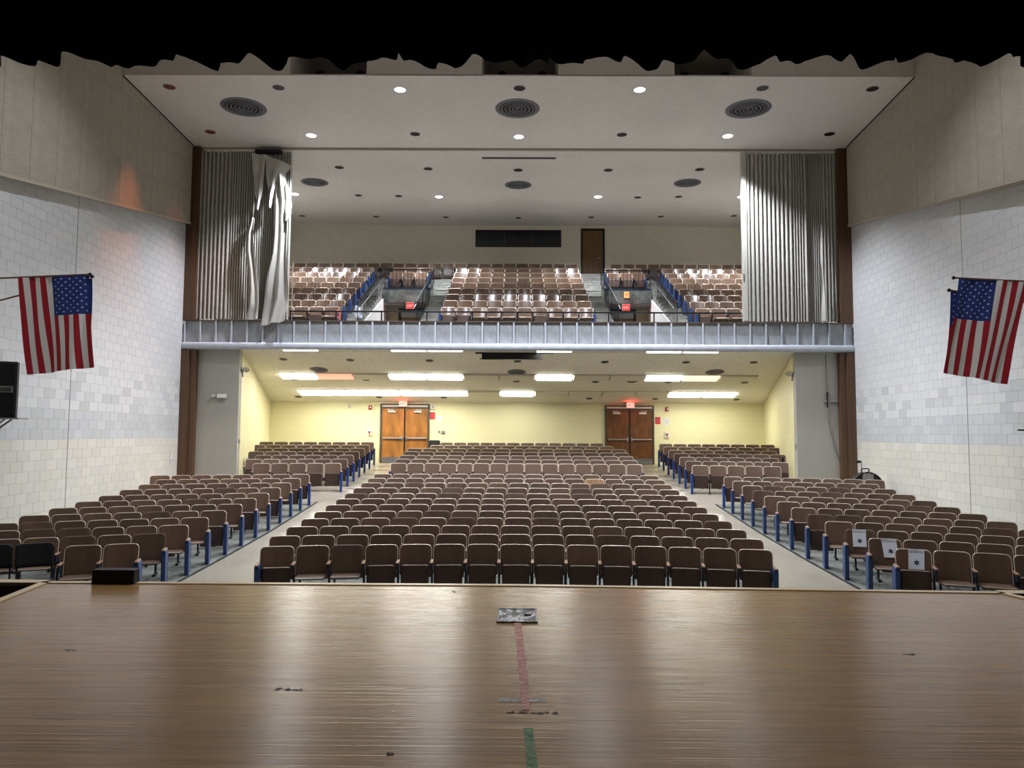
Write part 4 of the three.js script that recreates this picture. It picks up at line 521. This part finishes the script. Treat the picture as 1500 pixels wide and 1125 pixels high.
const flagMat = [false, true].map((m) => { const t = flagTex(m); return new THREE.MeshPhysicalMaterial({ map: t, roughness: 0.85, side: THREE.DoubleSide }); });
function flag(label, poleLabel, corners, d, mat, tip, base, seed, grp) {
  const [tl, tr, br, bl] = corners.map(([x, y]) => P(x, y, d));
  const g = sheet((u, v) => { const vv = 1 - v, a = tl.clone().lerp(tr, u), b = bl.clone().lerp(br, u), p = a.lerp(b, vv); p.z += 0.05 * (0.3 + vv) * Math.sin(u * 9 + seed + vv * 1.2) + 0.02 * Math.sin(u * 23 + vv * 4); p.x += 0.012 * vv * Math.sin(vv * 6 + u * 8); return p; }, 40, 30);
  const f = single('flag', g, mat, label, 'flag', grp);
  const t = P(tip[0], tip[1], d), b = P(base[0], base[1], d); const s = Math.sign(b.x), k = (s * wallX(d) - t.x) / (b.x - t.x), end = t.clone().lerp(b, k);
  const o = thing('flag_pole', poleLabel, 'flag pole', [end.x, end.y, end.z], 0, grp && 'flag poles'); const T = t.clone().sub(end);
  part('pole', bar(V(0, 0, 0), T, 0.017), M.gold, o); part('finial', new THREE.SphereGeometry(0.035, 12, 8).translate(T.x, T.y, T.z), M.blackMetal, o); part('wall_bracket', rbox(0.04, 0.2, 0.12, 0.01, -s * 0.02, 0, 0), M.steel, o);
}
flag('american flag hanging vertically from front pole on loudspeaker wall', 'front flag pole angled out from the loudspeaker wall', [[27, 407.5], [129, 402], [135, 538], [42, 549]], 13.5, flagMat[0], [132, 402], [0, 407.5], 1);
flag('second american flag mostly hidden behind the front flag, loudspeaker wall', 'lower flag pole on the loudspeaker wall, behind the front flag', [[36, 431], [134, 407], [135, 532], [50, 542]], 13.9, flagMat[0], [135, 405], [0, 440], 3);
flag('american flag hanging vertically from front pole on instrument bag wall', 'front flag pole angled out from the instrument bag wall', [[1404, 408], [1508, 413], [1475, 563], [1383, 546]], 13.5, flagMat[1], [1397, 407], [1500, 412], 2);
flag('second american flag mostly hidden behind the front flag, instrument bag wall', 'lower flag pole on the instrument bag wall, behind the front flag', [[1393, 426], [1490, 440], [1468, 556], [1389, 545]], 13.9, flagMat[1], [1390, 425], [1500, 442], 4);
{ const a = P(28, 530, 14.6), b = P(23, 612, 14.6), w = 0.4, h = a.y - b.y, dep = 0.22, xr = (a.x + b.x) / 2, o = thing('loudspeaker', 'black cabinet loudspeaker with grey nameplate on the side wall', 'loudspeaker', [xr - 0.23, b.y, -14.6], 0.45);
  part('cabinet', rbox(w, h, dep, 0.02, 0, h / 2, 0), M.black, o); part('grille', rbox(w - 0.06, h - 0.08, 0.03, 0.01, 0, h / 2, dep / 2 + 0.005), std({ color: 0x08080a, roughness: 0.9 }), o); const np = part('nameplate', rbox(0.28, 0.13, 0.02, 0.008, 0.0, h * 0.5, dep / 2 + 0.026), std({ color: 0x6f6c66, roughness: 0.5 }), o); part('plate_inset', box(0.22, 0.07, 0.006, 0.0, h * 0.5, dep / 2 + 0.038), std({ color: 0x3b3833, roughness: 0.6 }), np);
  const sh = thing('speaker_shelf', 'thin grey wall shelf carrying the black loudspeaker', 'shelf', [xr - 0.15, b.y - 0.03, -14.6]); part('shelf_plate', box(0.66, 0.028, 0.3, -0.03, 0.014, 0), M.steel, sh); for (const k of [-0.1, 0.1]) part('bracket', beam(V(0.0, 0, k), V(-0.34, -0.25, k), 0.03, 0.03), M.steel, sh);
  const br = P(1494, 630, 14.8), ob = thing('wall_bracket', 'small dark metal bracket on the instrument bag wall below the flag', 'bracket', [wallX(14.8), br.y, -14.8]); part('arm', box(0.36, 0.03, 0.04, -0.18, 0, 0), M.blackMetal, ob); part('plate', box(0.02, 0.14, 0.1, -0.012, 0, 0), M.blackMetal, ob); }

// ---------------------------------------------------------------- loose things on the main floor
{ const seat = mainSeats.find((e) => e.i === 11 && e.block === 1 && e.k === 7), d = 21.25, c = P(1268, 707, d), y = floorXZ(c.x, d), R = 0.43;
  const o = thing('instrument_bag', 'black round instrument bag with grey front panel standing by the brown pier', 'bag', [c.x, y, -d]);
  const top = P(1266, 692, d).y - y, cy = top - R;
  part('shell', new THREE.CylinderGeometry(R, R, 0.3, 36).rotateX(Math.PI / 2).translate(0, cy, 0), M.black, o); part('rim_piping', new THREE.TorusGeometry(R, 0.025, 8, 36).translate(0, cy, 0.15), M.blackMetal, o);
  part('front_panel', sheet((u, v) => V((u - 0.5) * 0.36 * (0.8 + 0.4 * (1 - v)), cy + R * 0.97 - (1 - v) * 0.75, 0.165 + 0.015 * Math.sin(u * 14 + v * 6)), 14, 10), M.greyCloth, o); part('handle', tube([[-0.1, cy + R - 0.02, 0], [-0.1, cy + R + 0.1, 0], [0.1, cy + R + 0.1, 0], [0.1, cy + R - 0.02, 0]], 0.018, 20), M.black, o); part('stand', box(0.7, Math.max(0.05, cy - R), 0.25, 0, Math.max(0.05, cy - R) / 2, 0), M.black, o);
  const p = P(1271, 692, d - 0.02), q = P(1272, 676, d), yb = floorXZ(p.x, d + 0.35), m = thing('microphone_stand', 'thin stand with small black head behind the instrument bag', 'stand', [p.x, yb, -d - 0.35]); const hh = q.y - yb; part('pole', bar(V(0, 0, 0), V(0, hh, 0), 0.012), M.steel, m); part('head', new THREE.SphereGeometry(0.055, 12, 8).scale(1.6, 0.8, 0.9).translate(-0.09, hh - 0.02, 0), M.black, m); part('neck', bar(V(0, hh, 0), V(-0.05, hh - 0.01, 0), 0.012), M.black, m); part('foot', cyl(0.14, 0.15, 0.03, 18).translate(0, 0.015, 0), M.black, m); }
{ const p = P(1147, 690, 23.6), y = floorXZ(p.x, 23.6), h = P(1147, 669.5, 23.6).y - y, o = thing('handrail_post', 'short black handrail post beside the yellow wall, instrument bag side', 'post', [p.x, y, -23.6]); part('post', rbox(0.06, h, 0.06, 0.012, 0, h / 2, 0), M.blackMetal, o); part('base_plate', box(0.14, 0.015, 0.14, 0, 0.008, 0), M.blackMetal, o); }
function blackChair(label, x, y, d, turn, w, h) { const o = thing('stacking_chair', label, 'chair', [x, y, -d], turn, undefined), s = h / 0.92;
  part('backrest', curvedPanel(w, 0.60 * s, 0.92 * s, -0.2, -0.24, 0.03, 0.03, 0.07), std({ color: 0x0a0a0e, roughness: 0.75 }), o); part('seat', rbox(w * 0.95, 0.05, 0.42, 0.02, 0, 0.45, 0), M.black, o);
  for (const k of [-1, 1]) { part('leg', bar(V(k * w * 0.45, 0, 0.2), V(k * w * 0.42, 0.44, 0.17), 0.012), M.blackMetal, o); part('leg', tube([[k * w * 0.46, 0, -0.28], [k * w * 0.44, 0.45, -0.2], [k * w * 0.44, 0.62 * s, -0.215], [k * w * 0.44, 0.8 * s, -0.24]], 0.012, 14), M.blackMetal, o); }
  part('stretcher', bar(V(-w * 0.43, 0.25, 0.185), V(w * 0.43, 0.25, 0.185), 0.01), M.blackMetal, o); return o; }
{ const a = P(50, 800, 10.9), b = P(-12, 800, 10.7); blackChair('black stacking chair beside the first-row seats, loudspeaker side', a.x, floorXZ(a.x, 10.9) + 0.012, 10.9, 0.5, 0.5, a.y - floorXZ(a.x, 10.9)); blackChair('black stacking chair nearest the loudspeaker wall', b.x, floorXZ(b.x, 10.7) + 0.012, 10.7, 0.55, 0.5, P(0, 803, 10.7).y - floorXZ(b.x, 10.7));
  const c = P(635, 650, 29.3); blackChair('black chair alone against rear wall beside honey brown doors', c.x, 1.5, 29.45, 0, 0.46, P(635, 645, 29.3).y - 1.5); }
{ const p = onPlane(171, 853.5, PL_STAGE.n, PL_STAGE.c), h = 0.14, w = 0.42, o = thing('monitor_speaker', 'low black wedge monitor standing on the stage edge', 'speaker', [p.x, STAGE, p.z + 0.02], 0); const s = new THREE.Shape(); s.moveTo(-0.06, 0); s.lineTo(0.06, 0); s.lineTo(0.04, h); s.lineTo(-0.05, h - 0.005); s.closePath(); part('cabinet', new THREE.ExtrudeGeometry(s, { depth: w, bevelEnabled: true, bevelSize: 0.006, bevelThickness: 0.006, bevelSegments: 1 }).translate(0, 0, -w / 2).rotateY(Math.PI / 2), M.black, o); part('grille', box(w * 0.9, h * 0.7, 0.006, 0, h * 0.5, -0.07), M.ventDark, o); part('foot', box(w * 0.9, 0.008, 0.09, 0, 0.004, 0), M.blackMetal, o); }
{ // paper signs hung over three aisle seats
  const t = canvasTex(256, 340, (g, w, h) => { g.fillStyle = '#dfe3ea'; g.fillRect(0, 0, w, h); g.fillStyle = '#3a4048'; g.font = 'bold 46px serif'; g.textAlign = 'center'; g.fillText('RESERVED', w / 2, 62, w - 24); g.fillStyle = '#20263a'; g.translate(w / 2 + 6, 226); for (let k = 0; k < 6; k++) { g.save(); g.rotate(k * Math.PI / 3); g.beginPath(); g.moveTo(0, 0); g.lineTo(13, -26); g.lineTo(0, -60); g.lineTo(-13, -26); g.closePath(); g.fill(); g.restore(); } g.beginPath(); g.arc(0, 0, 17, 0, 7); g.fill(); });
  const mat = std({ map: t, roughness: 0.8, side: THREE.DoubleSide });
  [['first', -0.03, 0.02], ['second', 0.05, 0.03], ['third', 0.0, -0.05]].forEach(([w, tilt, dx], i) => { const e = mainSeats.find((m) => m.i === i && m.block === 1 && m.k === 0); if (!e || !e.o) return;
    const g = sheet((u, v) => { const hgt = 0.30 * (1 - v), y = 0.868 - hgt, x = (u - 0.5) * 0.225 + tilt * hgt * 2 + 0.03 + dx; const tt = (Math.min(y, 0.86) - 0.40) / 0.46; return V(x, y, lerp(-0.01, -0.13, tt) + 0.028 * (2 * x / SW) ** 2 + 0.012 + 0.006 * Math.sin(u * 4 + v * 3 + i)); }, 8, 8);
    const back = sheet((u, v) => V((u - 0.5) * 0.225 + 0.03 + dx, 0.868 - 0.05 * v, -0.118 - 0.05 * Math.sin(v * 1.6)), 6, 4);
    const o = thing('paper_sign', `white paper RESERVED sign with star, on ${w} aisle seat from stage`, 'sign', [e.x, e.y, -e.d], -e.phi, 'paper signs on aisle seats'); part('printed_sheet', g, mat, o); part('folded_flap', back, M.paper, o); });
}
// ---------------------------------------------------------------- stage floor marks
{ const q = (px, py, up = 0.002) => { const p = onPlane(px, py, PL_STAGE.n, PL_STAGE.c); p.y += up; return p; };
  const strip = (pts, up) => { const pos = [], idx = [], n = pts.length; for (const [l, r, y] of pts) { const a = q(l, y, up), b = q(r, y, up); pos.push(a.x, a.y, a.z, b.x, b.y, b.z); } for (let i = 0; i < n - 1; i++) { const k = 2 * i; idx.push(k, k + 2, k + 1, k + 1, k + 2, k + 3); } const g = new THREE.BufferGeometry(); g.setAttribute('position', new THREE.Float32BufferAttribute(pos, 3)); g.setIndex(idx); g.computeVertexNormals(); return worldUV(g, 0.5, 0.5, 'x', 'z'); };
  const tapeTex = (c, s) => std({ map: tint(c, 256, [[20, 40, 0.5], [60, 90, 0.35], [4, 4, 0.2]], s), roughness: 0.85, side: THREE.DoubleSide });
  single('floor_tape', strip([[752.5, 763, 912], [756, 767, 940], [759, 771, 970], [762, 773.5, 1000], [763, 775.5, 1025], [764.5, 776, 1041]], 0.003), tapeTex(0x9e7265, 71), 'long faded red tape running from the floor pocket along stage centre', 'tape');
  single('floor_tape', strip([[767, 780, 1067], [769.5, 784, 1095], [772, 789, 1135]], 0.003), tapeTex(0x5a6d4c, 72), 'green tape strip on stage centre line', 'tape');
  single('floor_tape', strip([[730, 799, 1024], [730, 799, 1028.5]], 0.0015), tapeTex(0x8f8f8a, 73), 'short grey tape strip crossing under the red tape', 'tape');
  const r = rng(31), bits = (x0, x1, y, n, hh, mat, label) => { const gs = []; for (let k = 0; k < n; k++) { const x = lerp(x0, x1, (k + r() * 0.8) / n), w = (x1 - x0) / n * (0.3 + r() * 0.9), yy = y + (r() - 0.5) * 2.5, h = hh * (0.4 + r()); gs.push(strip([[x, x + w * 0.7, yy], [x - 1, x + w, yy + h]], 0.0018)); } const o = single('floor_scuff', merge(gs), mat, label, 'scuff mark'); return o; };
  bits(737, 817, 1043, 9, 2.2, tapeTex(0x2b2418, 74), 'torn dark tape remains below the red tape'); bits(400, 441, 1009, 8, 2, tapeTex(0x2a2219, 75), 'dark scuff marks on stage floor toward loudspeaker side'); bits(566, 577, 1103, 4, 3.5, tapeTex(0x2a2219, 76), 'small pair of dark scuffs near the stage front of house'); bits(95, 113, 951, 5, 2, tapeTex(0x3c3b3d, 77), 'grey smudge on stage floor near loudspeaker side'); bits(1322, 1340, 958, 5, 2, tapeTex(0x2a2219, 78), 'dark scuff on stage floor near instrument bag side'); bits(663, 667, 865, 3, 3, tapeTex(0x2a2219, 79), 'short dark nick on stage floor near its front edge');
  // floor pocket: worn metal plate with a raised frame
  const a = q(729, 893), b = q(785, 893), c = q(787, 912.5), e = q(728, 912.5), o = thing('floor_pocket', 'worn metal floor pocket plate set in the stage floor', 'floor plate', [(e.x + c.x) / 2, STAGE, (a.z + c.z) / 2]), w = c.x - e.x - 0.01, l = Math.abs(a.z - c.z);
  const wear = dataTex(256, ((L) => (x, y, i) => { const k = L(i); return k > 0.0 ? [20, 19, 19] : k > -0.07 ? [62, 60, 58] : [172, 172, 170]; })(layered(256, [[7, 5, 0.5], [18, 12, 0.5], [50, 30, 0.3]], 81)), true);
  part('plate', box(w, 0.006, l, 0, 0.004, 0), std({ map: wear, roughness: 0.45, metalness: 0.1 }), o); part('frame', merge([box(w + 0.02, 0.012, 0.015, 0, 0.006, l / 2), box(w + 0.02, 0.012, 0.015, 0, 0.006, -l / 2), box(0.012, 0.012, l, -w / 2, 0.006, 0), box(0.012, 0.012, l, w / 2, 0.006, 0)]), std({ map: wear, roughness: 0.5, metalness: 0.3 }), o); part('lid_handle', rbox(0.06, 0.012, 0.03, 0.004, w * 0.28, 0.012, 0), M.black, o);
}
{ // black valance across the top of the stage opening, scalloped hem
  const hem = []; const A = [[0, 175], [60, 188], [98, 188], [102, 170], [150, 183], [188, 185], [195, 168], [230, 172], [320, 192], [330, 178], [370, 188], [420, 180], [515, 186], [522, 165], [570, 190], [628, 193], [633, 168], [700, 188], [740, 170], [790, 190], [840, 186], [848, 175], [920, 182], [960, 168], [1000, 190], [1080, 175], [1110, 188], [1165, 185], [1170, 162], [1185, 188], [1240, 193], [1275, 190], [1280, 172], [1330, 188], [1385, 170], [1420, 190], [1498, 168]], B = [[2, 166], [30, 190], [105, 195], [110, 170], [210, 182], [215, 170], [260, 187], [320, 183], [328, 163], [360, 182], [400, 190], [432, 190], [445, 168], [475, 172], [530, 187], [555, 160], [600, 182], [650, 180], [725, 192], [768, 170], [780, 190], [870, 165], [930, 185], [965, 183], [990, 158], [1040, 185], [1120, 178], [1125, 163], [1130, 183], [1160, 185], [1225, 163], [1270, 182], [1340, 162], [1380, 190], [1440, 168], [1445, 185], [1500, 182]];
  for (const [x, y] of A) hem.push([x * 0.5, y * 0.5]); for (const [x, y] of B) hem.push([750 + x * 0.5, y * 0.5]);
  const xs = hem.map((h) => h[0]), ys = hem.map((h) => h[1]), d = 5.3, px0 = -760, px1 = 2260;
  const hemY = (px) => { const k = ((px % 3000) + 3000) % 3000, m = px < 0 ? -px : px > 1500 ? 3000 - px : px; return interp(xs, ys, clamp(m, 0, 1500)); };
  const n = 1500; const g = sheet((u, v) => { const px = lerp(px0, px1, u), low = P(px, hemY(px), d), top = EYE + 4.4; const fold = 0.07 * Math.sin(px / 17.5 + 1.4 * Math.sin(px / 61)) + 0.03 * Math.sin(px / 7.3); return V(low.x, lerp(low.y, top, v), -d + fold * (1 - 0.4 * v)); }, n, 4);
  const o = thing('stage_valance', 'black velvet stage valance with uneven scalloped hem', 'curtain'); part('pleated_cloth', g, Object.assign(M.velvet.clone(), { side: THREE.DoubleSide }), o); part('batten', bar(V(-7.5, EYE + 4.4, -d), V(7.5, EYE + 4.4, -d), 0.03), M.blackMetal, o);
}
scene.traverse((o) => { if (o.isMesh) { o.castShadow = true; o.receiveShadow = true; } });
renderer.render(scene, camera);
